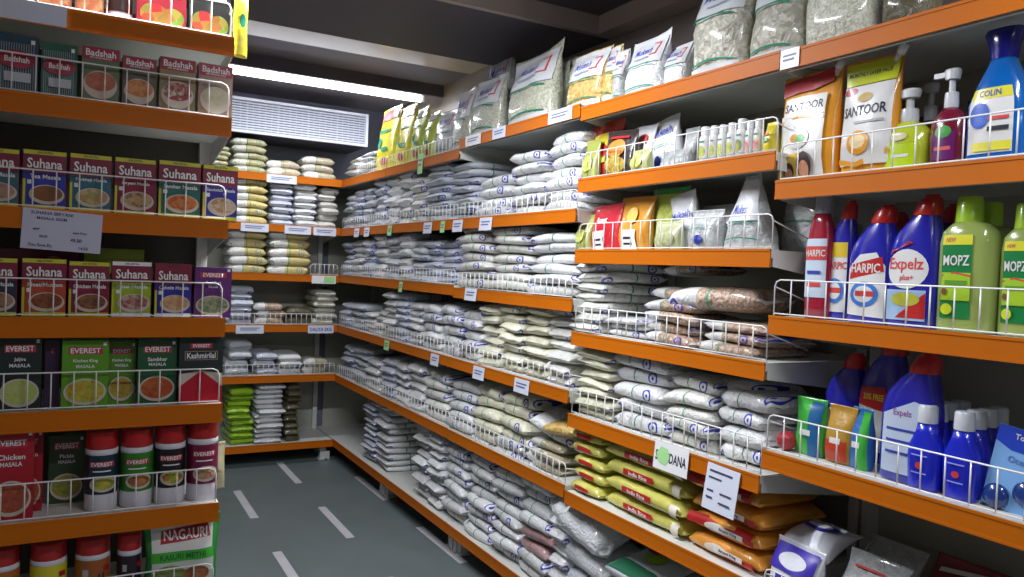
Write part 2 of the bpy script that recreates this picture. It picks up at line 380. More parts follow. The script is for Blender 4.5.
# lamps
def batten(x0, x1, y, z, glow, label, along='x', W=30, bright=30):
    cx = (x0+x1)/2; L = x1-x0
    t = empty('tube_light', (cx, y, z), 0 if along == 'x' else PI/2); tag(t, label, 'light')
    bm = bmesh.new(); bx(bm, -L/2, -.03, .028, L/2, .03, .07); mkobj('housing', bm, WHITEM, t)
    for s in (-1, 1):
        bm = bmesh.new(); bx(bm, s*L/2-.015, -.014, -.018, s*L/2+.015, .014, .04); mkobj('end_cap', bm, WHITEM, t)
    bm = bmesh.new(); tube(bm, [(-L/2+.01, 0, 0), (L/2-.01, 0, 0)], .024, 14)
    mkobj('glass_tube', bm, emis((.90,.90,1.0), bright), t, True)
    la = bpy.data.lights.new('tube_glow', 'AREA'); la.shape = 'RECTANGLE'; la.size = L; la.size_y = .04; la.energy = W; la.color = (.92,.94,1.)
    lo = bpy.data.objects.new('tube_glow', la); C.objects.link(lo); lo.parent = t; lo.location = (0, 0, -.03)
    return t
batten(.66, 1.96, 4.82, 2.522, 1, 'long glowing white tube lamp under the ceiling above the end rack', W=17, bright=13)
batten(.55, 1.75, .35, 2.48, 1, 'white tube lamp on the ceiling above the near aisle', W=26, bright=6)
batten(-.1, 1.1, 2.3, 2.48, 1, 'white tube lamp on the ceiling in front of the long rack', W=68, bright=6)
batten(-.9, .3, -1.0, 2.48, 1, 'white tube lamp on the ceiling behind the viewpoint', W=6, bright=5)
# air grille on its duct box
t = empty('air_vent', (1.0, YB, 0)); tag(t, 'long white louvred air vent grille on the wall above the end rack', 'air vent')
bm = bmesh.new(); bx(bm, -.9, .03, 2.245, .772, .47, 2.475); mkobj('duct_box', bm, mat((.05,.05,.07), .6), t)
bm = bmesh.new(); a, b, z0, z1 = -.9, .775, 2.245, 2.475
bx(bm, a, 0, z1-.018, b, .03, z1); bx(bm, a, 0, z0, b, .03, z0+.018); bx(bm, a, 0, z0+.018, a+.02, .03, z1-.018); bx(bm, b-.02, 0, z0+.018, b, .03, z1-.018)
mkobj('vent_frame', bm, mat((.62,.66,.74), .35), t)
bm = bmesh.new()
for k in range(11):
    z = z0+.03+k*(z1-z0-.06)/10
    vs = [bm.verts.new(p) for p in ((a+.02, .004, z-.0045), (b-.02, .004, z-.0045), (b-.02, .010, z+.003), (a+.02, .010, z+.003))]; bm.faces.new(vs)
    vs2 = [bm.verts.new(p) for p in ((a+.02, .0052, z-.0075), (b-.02, .0052, z-.0075), (b-.02, .0112, z+.0055), (a+.02, .0112, z+.0055))]; bm.faces.new(vs2[::-1])
mkobj('louvre', bm, mat((.60,.64,.72), .4), t, smooth='keep')
bm = bmesh.new()
for k in range(40): x = a+.03+k*(b-a-.05)/40; bx(bm, x, .019, z0+.018, x+.004+.006*(k*7 % 5 == 0), .024, z1-.018)
mkobj('rear_louvre', bm, mat((.35,.38,.42), .4), t)
# racks
g = lambda *a: list(a)
rack('shelving_rack', (XR, 5.82, 0), -PI/2, 5.82-4.455, .455, LF1, 'orange-edged long rack bay in the corner beside the end rack', lip0=.47, side=.003, group='bays of the long rack',
     guards={0: g((.75, 1.36)), 1: g((.48, .90), (.91, 1.36)), 2: g((.48, 1.36)), 3: g((.48, 1.36)), 4: g((.48, .90), (.91, 1.36))}, gh=.075, gsp=.045)
rack('shelving_rack', (XR, 4.452, 0), -PI/2, 4.452-3.432, .455, LF1, 'orange-edged long rack bay second from the corner, yellow packets on its top', group='bays of the long rack',
     guards={0: g((.01, .93)), 1: g((.01, .50), (.51, 1.01)), 2: g((.01, 1.01)), 3: g((.01, 1.01)), 4: g((.01, 1.01))}, gh=.075, gsp=.045)
rack('shelving_rack', (XR, 3.428, 0), -PI/2, 3.428-2.385, .455, LF2, 'orange-edged long rack bay third from the corner, full of white bags', group='bays of the long rack',
     guards={1: g((.02, 1.03)), 2: g((.02, 1.02)), 3: g((.01, 1.03)), 4: g((.01, 1.03))}, gh=.075, gsp=.045)
rack('shelving_rack', (XR, 2.38, 0), -PI/2, 2.38-1.452, .47, LM, 'orange-edged long rack middle bay with seven shelves and small pouches', group='bays of the long rack',
     guards={1: g((.005, .92)), 2: g((.005, .92)), 3: g((.005, .92)), 4: g((.005, .92))}, gh=.095)
rack('shelving_rack', (XR, 1.448, 0), -PI/2, 1.448-.46, .47, LN, 'orange-edged long rack nearest bay holding cleaning bottles', group='bays of the long rack',
     guards={1: g((.005, .97)), 2: g((.005, .97)), 3: g((.005, .97)), 4: g((.02, .97))}, gh=.095, gsp=.055)
rack('shelving_rack', (.62, YB, 0), 0, XR-.002-.62, .47, LB, 'orange-edged end rack across the back of the aisle', group=None,
     guards={2: g((.78, .975)), 3: g((.1, .975)), 4: g((.1, .975))}, gh=.075, gsp=.035)
rack('shelving_rack', (-.62, 2.3, 0), 0, .985, .42, LL, 'orange-edged spice rack at the left with masala cartons and jars', group=None,
     guards={0: g((.1, .975)), 1: g((.1, .975)), 2: g((.1, .975)), 3: g((.1, .975)), 4: g((.1, .975)), 5: g((.1, .975)), 6: g((.1, .975))}, gsp=.052, gh=.098, lip=.05, panel=mat((.06,.06,.05), .6))  # near-black back panel: shade inside the shelves is painted into its colour
exec_products = True
# ================================================================== STACKS OF BAGS
def row(rack, z, shelf, specs, **kw):
    for s in specs: stack(rack, z, s[0], s[1], s[2], s[3], s[4], shelf=shelf, **{**kw, **(s[5] if len(s) > 5 else {})})
S = dict(mode='side', depth=.24)
row('R', LF1[1], 'second', [(343,351,6,195,'grey'),(352,361,6,190,'blue'),(362,371,6,187,'grey'),(372,383,6,178,'blue'),(384,395,5,176,'white'),
    (396,409,6,170,'white'),(410,423,6,176,'rice'),(424,445,8,164,'grey',dict(kinds=['grey','blue','grey'])),(446,470,8,163,'grey',dict(kinds=['grey','blue','grey'])),
    (474,506,4,177,'white',S),(507,541,6,153,'white',S),(542,576,7,133,'white',S)])
row('R', LF1[2], 'third', [(341,348,6,243,'blue'),(349,361,6,240,'white'),(362,371,5,240,'blue'),(372,384,6,232,'white'),(385,396,6,236,'grey'),
    (397,408,6,233,'white'),(409,422,6,240,'grey'),(423,436,6,240,'blue',dict(back=.05)),(437,452,6,240,'blue',dict(back=.05)),
    (454,486,7,226,'rice',S),(487,524,7,227,'rice',S),(526,573,6,233,'white',S)])
row('R', LF1[3], 'fourth', [(340,349,4,303,'blue'),(350,362,4,304,'grey'),(363,372,4,312,'white'),(373,382,4,310,'rice'),(383,394,7,292,'white'),(395,405,7,294,'blue'),
    (406,419,6,302,'white'),(420,437,5,305,'white',S),(438,457,5,305,'white',S),(458,476,5,310,'white',dict(mode='side',depth=.24)),(477,496,6,304,'cream'),(497,518,7,303,'cream'),(519,542,7,304,'cream'),(543,567,7,304,'rice')])
row('R', LF1[4], 'fifth', [(339,350,6,345,'blue'),(351,364,6,348,'grey'),(365,378,4,360,'white'),(379,391,5,358,'blue'),(392,405,5,362,'white'),(406,421,5,364,'white'),
    (422,444,5,372,'rice',S),(445,470,5,382,'white',S),(471,496,5,386,'cream',S),(497,526,5,394,'cream',S),(527,556,3,440,'tan',S)])
row('R', LF1[5], 'bottom', [(360,372,11,404,'blue'),(373,386,11,402,'white'),(411,424,10,417,'white'),(425,439,11,418,'white'),(440,462,11,420,'white',S),(463,487,11,427,'white',S),
    (488,515,11,437,'white',S),(516,545,10,452,'white',dict(mode='side',depth=.24,kinds=['white','pink','white','white','white'])),(546,562,7,500,'white')])
row('B', LB[0], 'top', [(210,230,5,146,'olive',dict(mode='side',depth=.2)),(231,267,5,139,'olive',dict(mode='side',depth=.22)),(268,302,2,161,'tan',dict(mode='side',depth=.2)),(303,336,3,158,'tan',dict(mode='side',depth=.2)),])
row('R', LF1[0], 'top', [(346,357,4,158,'tan'),(358,371,5,152,'grey')])
row('B', LB[1], 'second', [(231,268,6,178,'yelwh',dict(mode='side',depth=.25)),(269,293,7,182,'blue'),(294,318,7,184,'white'),(319,338,6,188,'tan')])
row('B', LB[2], 'third', [(228,267,5,230,'yelwh',dict(mode='side',depth=.25)),(268,310,5,231,'yelwh',dict(mode='side',depth=.25))])
row('B', LB[3], 'fourth', [(229,254,6,286,'blue'),(255,285,3,303,'brown',dict(mode='side',depth=.2)),(286,312,2,308,'dark',dict(mode='side',depth=.2)),(314,337,6,290,'olive')])
row('B', LB[4], 'fifth', [(227,252,4,341,'grey'),(253,277,3,352,'blue'),(278,303,3,353,'white'),(304,328,2,358,'tan',dict(mode='side',depth=.2))])
row('B', LB[5], 'bottom', [(228,253,9,388,'lime'),(254,284,12,384,'tan',dict(kinds=['plain','plain'])),(285,300,9,383,'dark')])
row('M', LM[3], 'fourth', [(570,600,7,262,'rice'),(602,640,3,318,'white',S),(642,692,5,288,'brown',S),(694,755,3,322,'brown',S)])
row('M', LM[4], 'fifth', [(572,607,7,348,'cream'),(608,660,5,354,'white',S),(661,708,5,377,'rice',S),(709,758,4,392,'white',S)])
# big loose bags on the stacks
def onstack(px, z, back): Y = RY(px, z, 1.6+back); return Y
loose(1.735, RY(722,1.36,1.70), 1.348, .33, .22, .075, 'brown', (0,-.03,-PI/2+.12), 'big brown bean bag lying on top of the bean stacks, middle bay', group=None)
loose(1.86, RY(690,1.43,1.80), 1.435, .28, .18, .04, 'brown', (0,-.03,-PI/2-.2), 'speckled bean bag with silver end, highest under the pouch shelf')
loose(1.80, RY(600,1.43,1.75), 1.425, .22, .18, .04, 'rice', (0,.08,-PI/2), 'clear rice bag with green stripe topping the left stack, middle bay')
loose(1.80, RY(735,1.12,1.72), 1.085, .26, .20, .05, 'white', (0,-.05,-PI/2-.2), 'white bag with faint lettering lying crooked on the fifth shelf stacks, middle bay')
loose(1.74, 2.56, .78, .30, .2, .06, 'white', (.2,.25,-PI/2+.3), 'slumped white bag hanging over the fifth shelf of the long rack', sm=1.3)
loose(1.70, 2.50, .80, .22, .16, .05, 'pasta', (.1,-.12,-PI/2), 'orange-yellow packet lying beside the slumped white bag')
loose(1.72, 3.55, .70, .20, .15, .05, 'clear', (.6,.2,-PI/2), 'white bag with a green ring slipping over the bottom shelf bags')
loose(1.79, 3.06, .665, .30, .2, .05, 'white', (.1,.1,-PI/2+.15), 'large white bag lying on top of the bottom shelf stacks')
loose(1.8, 2.86, .62, .30, .2, .06, 'rice', (.1,.12,-PI/2-.1), 'clear grain bag lying on top of the nearest bottom stacks')
loose(1.73, 2.33, .50, .30, .26, .12, 'plain', (.5,.3,-PI/2+.1), 'puffed plain white sack on the bottom shelf of the middle bay', sm=1.6)
loose(1.76, 2.36, .355, .34, .24, .09, 'plain', (.15,.1,-PI/2), 'flat white sack below the puffed sack on the bottom shelf')
loose(1.80, 2.30, .235, .36, .30, .13, 'grey', (0,0,-PI/2), 'greyish sack lowest in the bottom pile of the middle bay')
loose(1.82, 1.95, .235, .34, .30, .13, 'grey', (0,0,-PI/2), 'dim grey sack beneath the green and yellow packet')
# ------------------------------------------------------------------ long flat packs with red labels
def fmap_lying(L, W, T, e=.62):
    def f(x, z, off):
        zz = (z-.5)*2*.8; y = (1-min(1, abs(zz)**(2/e)))**(e/2)*W/2*.96; u = abs(2*x-1)
        return (L*(x-.5), -y-off-.007, zz*T/2-T*.10*u*u)
    return f
RED = mat((.48,.02,.02), .35, coat=.4, key='red print'); CRM = mat((.75,.70,.60), .4)
for (p0, p1, kind, n, yt, who) in ((568,598,'gold',5,428,'left'), (599,681,'gold',4,436,'middle'), (684,757,'orange',4,472,'right')):
    if kind == 'gold': MC[('bag','gold')] = mat((.58,.55,.12), .32, coat=.6, bump=.5, bscale=28, var=.25, key='yellow green film')
    else: MC[('bag','orange')] = mat((.72,.30,.04), .32, coat=.6, bump=.5, bscale=28, var=.25, key='orange film')
    z0 = LM[5]+.001; ya, yb = RY(p0, z0, 1.63), RY(p1, z0, 1.63); wid = ya-yb; cy = (ya+yb)/2; T = (ZZ(yt, 1.68, cy)-z0)/n
    T = min(T, (LM[4]-.05-z0)/n)
    for i in range(n):
        me = None
        bmg = bagmesh.__code__
        P = bpy.data.materials.get('x')
        me = bagmesh(wid*.99, .28, T*1.03, 40+i, 'white', droop=.4); me.materials[0] = MC[('bag', kind)]
        o = bpy.data.objects.new('rice_packet', me); C.objects.link(o)
        o.location = (1.63+.14+random.uniform(-.012,.012), cy+random.uniform(-.008,.008), z0+T*(i+.5)); o.rotation_euler = (0, 0, -PI/2+random.uniform(-.03,.03))
        colr = 'yellow-green rice packet with red label' if kind == 'gold' else 'orange-and-red rice packet with white label'
        tag(o, f"{colr}, {'topmost' if i==n-1 else ORD[i]} in the {who} pile, sixth shelf of middle bay", 'packet', 'rice packets on the sixth shelf of the middle bay')
        fm = fmap_lying(wid, .28, T)
        if kind == 'gold':
            it = [('rect',.30,.22,.66,.70,RED),('txt','India Rice',.48,.46,.30,.30,WHITE),('rect',.88,.1,.96,.9,CRM)] if wid > .2 else [('rect',.3,.25,.75,.7,RED)]
        else:
            it = [('rect',.04,.35,.9,.95,RED) if i % 2 else ('rect',.42,.06,.95,.3,RED),('ell',.45,.45,.16,.3,CRM),('rect',.42,.3,.8,.62,WHITE),('txt','Biryani King',.61,.46,.22,.34,INK),('rect',.83,.3,.94,.6,RED)]
        decal('brand_print', it, fm, wid, T, o, nx=6, step=.0006)
# ================================================================== POUCHES
def pouch(name, loc, rz, W, H, T, m, items, label, cat, group=None, lean=0., roll_=0., seed=0, e=.75, wr=1., pointy=0., step=.0006, topw=1., nobase=False):
    def tt(z): 
        z = max(0., min(1., z)); a = .62+.38*min(1, z/.22) if z < .22 else 1.
        return T*a*max(.03, (1-(max(0, z-.22)/.70)**2.4)) if z < .92 else T*.03
    def ww(z): return W*(.93+.07*(2*z-1)**2)*(1-(1-topw)*z)
    bm = bmesh.new(); rings = []; n = 24; sv = Vector((seed*2.3+1, seed*.7, 4.))
    zs = [0, .03, .10, .2, .3, .4, .5, .6, .7, .8, .87, .93, .965, 1]
    for q in zs:
        ring = []
        for k in range(n):
            a = 2*PI*k/n; c, s = math.cos(a), math.sin(a)
            p = Vector((ww(q)/2*sgp(c, e), tt(q)/2*sgp(s, e), q*H))
            if 0 < q: p.y += (noise.noise(sv+p*10)*.012+noise.noise(sv+p*24)*.003)*wr*min(1, q*4); p.x += noise.noise(sv+p*9+Vector((5,5,5)))*.006*wr
            if q > .93 and pointy: p.z += pointy*H*abs(c)**2*(1 if c > 0 else .35)
            ring.append(bm.verts.new(p))
        rings.append(ring)
    for a, b in zip(rings, rings[1:]):
        for k in range(n): bm.faces.new((a[k], a[(k+1) % n], b[(k+1) % n], b[k]))
    bm.faces.new(rings[0][::-1]); bm.faces.new(rings[-1])
    o = mkobj(name, bm, m, None, True); o.location = loc; o.rotation_euler = (-lean, roll_, rz); o.rotation_mode = 'XYZ'
    tag(o, label, cat, group)
    def fm(x, z, off):
        xx = (x-.5)*2*.97; y = tt(z)/2*(1-min(1, abs(xx)**(2/e)))**(e/2)
        p = Vector((xx*ww(z)/2, -y, z*H))
        pp = Vector((p.x, p.y, p.z)); d = (noise.noise(sv+pp*10)*.012+noise.noise(sv+pp*24)*.003)*wr*min(1, z*4)
        return (p.x, p.y+d-off-.0045, p.z)
    for it_ in (items if items and isinstance(items[0], list) else ([items] if items else [])): decal('brand_print', it_, fm, W, H, o, nx=22, step=step)
    return o
def R(px0, px1, yt, z, back):       # -> (Y centre, width, height) on the long rack
    q = 1.6+back+.03; a, b = RY(px0, z, q), RY(px1, z, q); return (a+b)/2, abs(a-b), ZZ(yt, q, (a+b)/2)-z
def col(*c, **k): return mat(c, k.pop('rough', .33), coat=k.pop('coat', .5), **k)
BLU = mat((.03,.05,.38), .4, key='blue print'); GRN = mat((.01,.28,.16), .4, key='green line'); REDL = mat((.6,.06,.06), .4)
MILK = mat((.66,.68,.70), .32, coat=.6, bump=.3, bscale=30, key='white film')
def arc(z, h=.008, bow=.05): return ('band', [(x/10, z+bow*(1-(x/5-1)**2)) for x in range(1, 10)], h, GRN)
def mukesh(px0, px1, yt, z, back, kind, label, T=.10, group='clear grain bags standing on the top shelf', top=.52, **k):
    cy, w_, h_ = R(px0, px1, yt, z, back)
    it = [('rect',.02,top,.98,.97,MILK), ('txt','Mukesh',.48,top+.24,.12,.66,BLU), ('rect',.84,top+.13,.87,top+.36,REDL), ('rect',.70,top+.34,.86,top+.36,REDL), ('rect',.70,top+.13,.86,top+.15,REDL),
          ('rect',.3,top+.09,.72,top+.115,mat((.3,.35,.45),.5)), arc(top-.07)]; it = [it, [('rect',.04,.02,.96,.10,MILK)], [arc(.10)]]
    return pouch('grain_bag', (1.6+back+T/2, cy, z+.001), -PI/2, w_, h_, T, bagmat(kind), it, label, 'bag', group, seed=px0, **k)
# top shelf of the long rack
zt = LF1[0]
YEL = col(.75,.68,.03, bump=.3, bscale=30, var=.15); YG = col(.52,.60,.10, bump=.3, bscale=30, var=.2)
for i, (a, b, y, m, lab) in enumerate(((376,394,107,YEL,'yellow packet farthest toward the corner behind the wire on the top shelf'),(395,410,104,YEL,'second yellow packet on the top shelf, red strip on its head'),
        (411,423,105,YG,'yellow-green packet beside the yellow ones on the top shelf'),(424,434,110,YG,'narrow pale green packet on the top shelf'))):
    cy, w_, h_ = R(a, b, y, zt, .03)
    pouch('snack_packet', (1.68, cy, zt+.001), -PI/2, w_*1.02, h_, .10, m, [('rect',.05,.8,.95,.96,mat((.45,.12,.14),.4) if i < 2 else MILK),('ell',.3,.45,.12,.08,GRN),('rect',.5,.3,.8,.36,GRN),('ell',.6,.15,.2,.06,RED),('rect',.2,.6,.8,.64,GRN)], lab, 'packet', 'yellow snack packets on the top shelf', seed=i, lean=.05)
mukesh(434,452,110,zt,.04,'clear','greyish clear bag after the yellow packets on the top shelf', lean=.05)
mukesh(452,470,88,LF1[0],.04,'grain','clear grain bag standing where the top shelf steps up', lean=.05)
z2 = LF2[0]+.0
mukesh(468,497,76,z2,.04,'grain','clear grain bag left of the wide pointed bag on the top shelf', T=.12, lean=.06)
mukesh(484,508,48,z2,.22,'clear','tall crumpled clear bag set back on the top shelf', T=.11)
mukesh(504,550,52,z2,.03,'poha','wide clear bag with a pointed corner leaning on the top shelf', T=.13, lean=.08, pointy=.09, roll_=-.04)
mukesh(549,564,62,z2,.12,'poha','narrow clear bag with green stripe behind the pointed bag on the top shelf', T=.09)
loose(1.9, RY(580,2.25,1.9), 2.235, .40, .25, .20, 'poha', (0,0,-PI/2), 'big pale clear bag lying behind the standing bags on the top shelf')
loose(1.9, RY(575,2.1,1.9), 2.085, .38, .22, .10, 'grey', (0,0,-PI/2), 'grey flat bag beneath the big pale bag on the top shelf')
mukesh(565,603,50,z2,.03,'pasta','clear bag of golden pasta with white head on the top shelf', T=.11, top=.48, lean=.06)
mukesh(604,616,45,z2,.04,'pasta','narrow golden pasta bag beside the wide one on the top shelf', T=.09, lean=.05)
zm = LM[0]
mukesh(616,626,50,zm,.05,'clear','thin clear bag between the pasta and the white bag on the top shelf', T=.07)
mukesh(624,662,38,zm,.03,'plain','white bag with one pointed corner and green stripe on the top shelf', T=.10, pointy=.10, lean=.05)
mukesh(661,688,44,zm,.06,'plain','white bag half hidden behind the big nut bag on the top shelf', T=.09, lean=.05)
pouch('grain_bag', (1.86, RY(672,2.2,1.86), zm+.001), -PI/2, .20, .22, .08, bagmat('clear'), [], 'clear crumpled bag at the back behind the white bags on the top shelf', 'bag', seed=5)
mukesh(688,742,-22,zm,.02,'makhana','big clear bag of pale puffed nuts, left of the two', T=.13, top=.62, lean=.03)
mukesh(746,800,-34,zm,.04,'makhana','big clear bag of pale puffed nuts, right of the two', T=.13, top=.60, lean=.03)
zn = LN[0]
cy, w_, h_ = R(799, 868, -70, zn, .04)
pouch('grain_bag', (1.71, cy, zn+.001), -PI/2, w_, .26, .13, bagmat('grain'), [], 'large clear bag of greenish grain on the near end of the top shelf', 'bag', seed=9)
cy, w_, h_ = R(872, 925, -70, zn, .05)
pouch('grain_bag', (1.73, cy, zn+.001), -PI/2, w_, .24, .12, bagmat('dark'), [], 'dark seed bag at the nearest end of the top shelf', 'bag', seed=11)
# middle bay second shelf: pouches and jars
z = LM[1]
def rp(px0, px1, yt, z, back, T, m, items, label, cat='packet', name='snack_packet', **k):
    cy, w_, h_ = R(px0, px1, yt, z, back)
    return pouch(name, (1.6+back+T/2, cy, z+.001), -PI/2, w_, h_, T, m, items, label, cat, seed=px0, **k)
FD = food((.6,.2,.05),(.75,.5,.1),(.2,.3,.05)); FD2 = food((.35,.45,.08),(.6,.6,.15))
rp(584,598,140,z,.03,.05,col(.32,.36,.08, bump=.3),[('ell',.5,.4,.35,.2,FD2)],'olive packet at the left end of the small pouch shelf, second shelf', lean=.1)
rp(592,624,122,z,.08,.06,col(.50,.03,.02, bump=.3),[('rect',.15,.3,.8,.8,col(.65,.55,.04)),('ell',.5,.5,.2,.12,RED)],'red pouch with a yellow panel, second shelf of the middle bay', roll_=-.06)
rp(606,636,131,z,.03,.05,col(.03,.02,.02, bump=.3),[('ell',.5,.6,.28,.2,col(.75,.25,.04)),('ell',.5,.25,.36,.18,FD),('rect',.2,.82,.8,.87,RED)],'black pouch with an orange round picture, second shelf', roll_=.05)
rp(634,652,150,z,.025,.05,col(.55,.58,.25, bump=.3),[('ell',.5,.45,.35,.25,FD2)],'short pale green packet in front of the white pouches, second shelf')
rp(637,657,126,z,.08,.05,MILK,[('ell',.5,.72,.3,.1,REDL),('rect',.2,.3,.8,.34,BLU)],'white pouch with a small red oval, second shelf of the middle bay')
rp(654,684,117,z,.09,.06,MILK,[('txt','Mukesh',.5,.75,.14,.8,BLU),('ell',.4,.2,.15,.12,BLU),arc(.45)],'tilted white pouch with blue lettering, second shelf', roll_=-.14)
rp(660,692,150,z,.025,.06,bagmat('clear'),[arc(.5)],'clear bag in front of the tilted white pouch, second shelf')
rp(684,700,128,z,.10,.05,bagmat('clear'),[],'clear crumpled pouch left of the white capped jars')
def bottle(name, loc, rz, secs, capsecs, bm_, cm, items, fW, fH, prof, label, cat, group=None, extra=None, lab_name='label_print'):
    o = empty(name, loc, rz); tag(o, label, cat, group)
    b = bmesh.new(); loft(b, secs); mkobj('body', b, bm_, o, True)
    c = bmesh.new(); loft(c, capsecs); ob = mkobj('cap', c, cm, o, True)
    try:
        for me in (ob.data,): me.set_sharp_from_angle(angle=.7)
    except Exception: pass
    if items: decal(lab_name, items, prof, fW, fH, o, nx=12, step=.0005)
    if extra: extra(o)
    return o
def fsec(secs, x0w=1.):
    """front surface of a loft as fmap over x in 0..1 (half width) and z in 0..1 (full height)"""
    H = secs[-1][0]
    def f(x, z, off):
        zz = z*H; a = secs[0]; b = secs[-1]
        for p, q in zip(secs, secs[1:]):
            if p[0] <= zz <= q[0] and q[0] > p[0]: a, b = p, q; break
        t = (zz-a[0])/max(1e-6, b[0]-a[0]); cx, cy, rx, ry, e = [a[i]+(b[i]-a[i])*t for i in range(1, 6)]
        xx = (x-.5)*2*.93; y = ry*(1-min(1, abs(xx)**(2/e)))**(e/2)
        return (cx+xx*rx, cy-y-off-.0012, zz)
    return f
jarm = mat((.70,.70,.66), .3, coat=.3); capm = mat((.80,.80,.80), .3, coat=.3)
for i, (a, b, y, c) in enumerate(((703,712,128,FD2),(713,721,127,FD2),(722,730,126,FD2),(731,739,124,FD2),(740,749,120,food((.5,.4,.1),(.2,.3,.1))),(750,757,122,food((.6,.15,.15),(.7,.6,.5))),(758,766,120,food((.6,.15,.15),(.7,.6,.5))))):
    cy, w_, h_ = R(a, b, y, z, .05); r = w_/2*.95
    h_ = min(h_, .155)
    secs = [(0,0,0,r,r,1),(h_*.7,0,0,r,r,1),(h_*.78,0,0,r*.8,r*.8,1)]
    bottle('spice_jar', (1.65+r, cy, z+.001), -PI/2, secs, [(h_*.78,0,0,r*.84,r*.84,1),(h_*.98,0,0,r*.84,r*.84,1),(h_,0,0,r*.7,r*.7,1)], jarm, capm,
           [('rect',0,.25,1,.95,WHITE),('ell',.5,.45,.4,.2,c),('rect',.2,.75,.8,.8,GRN)], r*2, h_*.78, fsec(secs), f"small white-capped spice jar, {ORDN[i]} from the left, second shelf of middle bay", 'jar', 'white capped spice jars in a row')
rp(767,779,123,z,.03,.05,col(.68,.55,.03, bump=.2),[('rect',.2,.4,.8,.5,GRN),('rect',.2,.6,.8,.65,RED)],'yellow packet at the right end of the jar row, second shelf')
# middle bay third shelf
z = LM[2]
rp(578,592,215,z,.03,.05,col(.34,.38,.09, bump=.3),[('ell',.5,.4,.3,.2,FD2)],'olive green packet left of the red pouch, third shelf', lean=.1)
rp(591,622,205,z,.04,.06,col(.50,.015,.03, bump=.3),[('txt','Roast',.5,.66,.12,.6,WHITE),('rect',.22,0,.62,.42,WHITE),('rect',.3,.2,.55,.25,INK),('rect',.3,.1,.55,.14,INK)],'crimson pouch with a white panel, third shelf of middle bay', lean=.05, roll_=-.05)
rp(619,652,197,z,.05,.06,col(.65,.28,.03, bump=.35),[('rect',.25,0,.72,.38,WHITE),('rect',.33,.2,.6,.25,INK),('rect',.33,.1,.6,.14,INK),('ell',.5,.65,.2,.15,col(.8,.5,.1))],'golden orange pouch beside the crimson one, third shelf', lean=.05)
rp(652,690,188,z,.10,.06,col(.02,.30,.08, bump=.3),[('rect',.12,.12,.88,.9,col(.45,.60,.04)),('ell',.5,.55,.26,.2,FD2)],'bright green packet standing behind, third shelf of middle bay')
rp(656,684,222,z,.025,.06,col(.50,.52,.30, bump=.3),[('ell',.5,.4,.4,.3,food((.5,.5,.3),(.3,.35,.15)))],'pale green lentil packet low in front of the green one, third shelf')
rp(678,703,192,z,.06,.06,MILK,[('txt','Mukesh',.5,.62,.12,.8,BLU),arc(.3)],'bent white pouch with blue lettering next to the green packet, third shelf', roll_=-.22)
rp(690,722,210,z,.03,.08,bagmat('clear'),[('ell',.5,.25,.15,.12,BLU),arc(.5)],'clear bag with a round blue mark, third shelf of middle bay')
rp(720,774,178,z,.04,.09,bagmat('clear'),[('rect',.03,.40,.97,.97,MILK),('txt','Mukesh',.5,.56,.13,.7,BLU),arc(.34),arc(.12)],'wide white pouch rising to a tall point, third shelf of middle bay', topw=.25, pointy=.1)
cy, w_, h_ = R(776, 806, 205, z, .06)
pouch('grain_bag', (1.80, 1.50, z+.001), -PI/2, .17, .20, .08, bagmat('clear'), [('txt','Candy',.5,.8,.1,.7,BLU),arc(.4)], 'grey crumpled clear bag at the right end of the third shelf, middle bay', 'bag', seed=3)
rp(700,740,205,z,.15,.08,MILK,[],'plain white pouch at the back of the third shelf, middle bay')
# ================================================================== NEAR BAY
z = LN[1]
ORF = col(.75,.32,.02, bump=.25, bscale=25); WF = mat((.72,.72,.70), .28, coat=.6)
skin_ = food((.45,.2,.1),(.6,.3,.2))
def santoor(px0, px1, yt, label, second):
    cy, w_, h_ = R(px0, px1, yt, z, .05); h_ = min(h_, .292)
    T = .07
    if not second:
        it = [('rect',.04,.06,.86,.62,WF),('band',[(0,.88),(.3,.90),(.6,.9),(.9,.95)],.07,col(.45,.02,.03)),('rect',.10,.60,.86,.78,WF),('txt','SANTOOR',.47,.69,.10,.72,INK),('band',[(.05,.56),(.4,.60),(.85,.57)],.012,ORF),
              ('ell',.44,.40,.2,.1,mat((.6,.6,.6),.4)),('ell',.44,.40,.18,.085,WF),('ell',.4,.40,.09,.04,ORF),('ell',.5,.39,.09,.04,mat((.05,.35,.05),.4)),('rect',.04,.0,.5,.26,col(.75,.5,.05)),('ell',.58,.15,.13,.12,mat((.03,.01,.01),.5)),('ell',.58,.11,.09,.08,skin_),('ell',.3,.1,.1,.08,mat((.03,.01,.01),.5)),('ell',.3,.07,.08,.06,skin_)]
    else:
        it = [('rect',.04,.78,.98,.97,col(.55,.62,.02)),('txt','MONTHLY SAVER PACK',.48,.875,.05,.78,INK),('rect',.04,.10,.98,.77,WF),('ell',.17,.73,.15,.035,col(.4,.02,.06)),('txt','SANTOOR',.5,.55,.11,.84,INK),
              ('ell',.5,.66,.14,.04,col(.5,.35,.1)),('rect',.35,.44,.9,.46,mat((.4,.4,.4),.5)),('ell',.45,.28,.22,.1,ORF),('ell',.45,.29,.16,.06,col(.8,.6,.3)),('band',[(.05,.14),(.4,.10),(.95,.20)],.02,ORF)]
    o = pouch('soap_refill_pouch', (1.65+T/2, cy, z+.001), -PI/2, w_, h_, T, ORF, it, label, 'pouch', 'orange and white soap refill pouches', seed=px0, wr=.5, e=.8)
    b = bmesh.new(); M = Matrix.Rotation(-.6, 3, 'Y')
    tube(b, [(w_*.36, 0, h_*.93), (w_*.36+.010, 0, h_*1.0)], .008, 12); tube(b, [(w_*.36+.008, 0, h_*.985), (w_*.36+.022, 0, h_*1.055)], .011, 14)
    mkobj('spout_cap', b, capm, o, True)
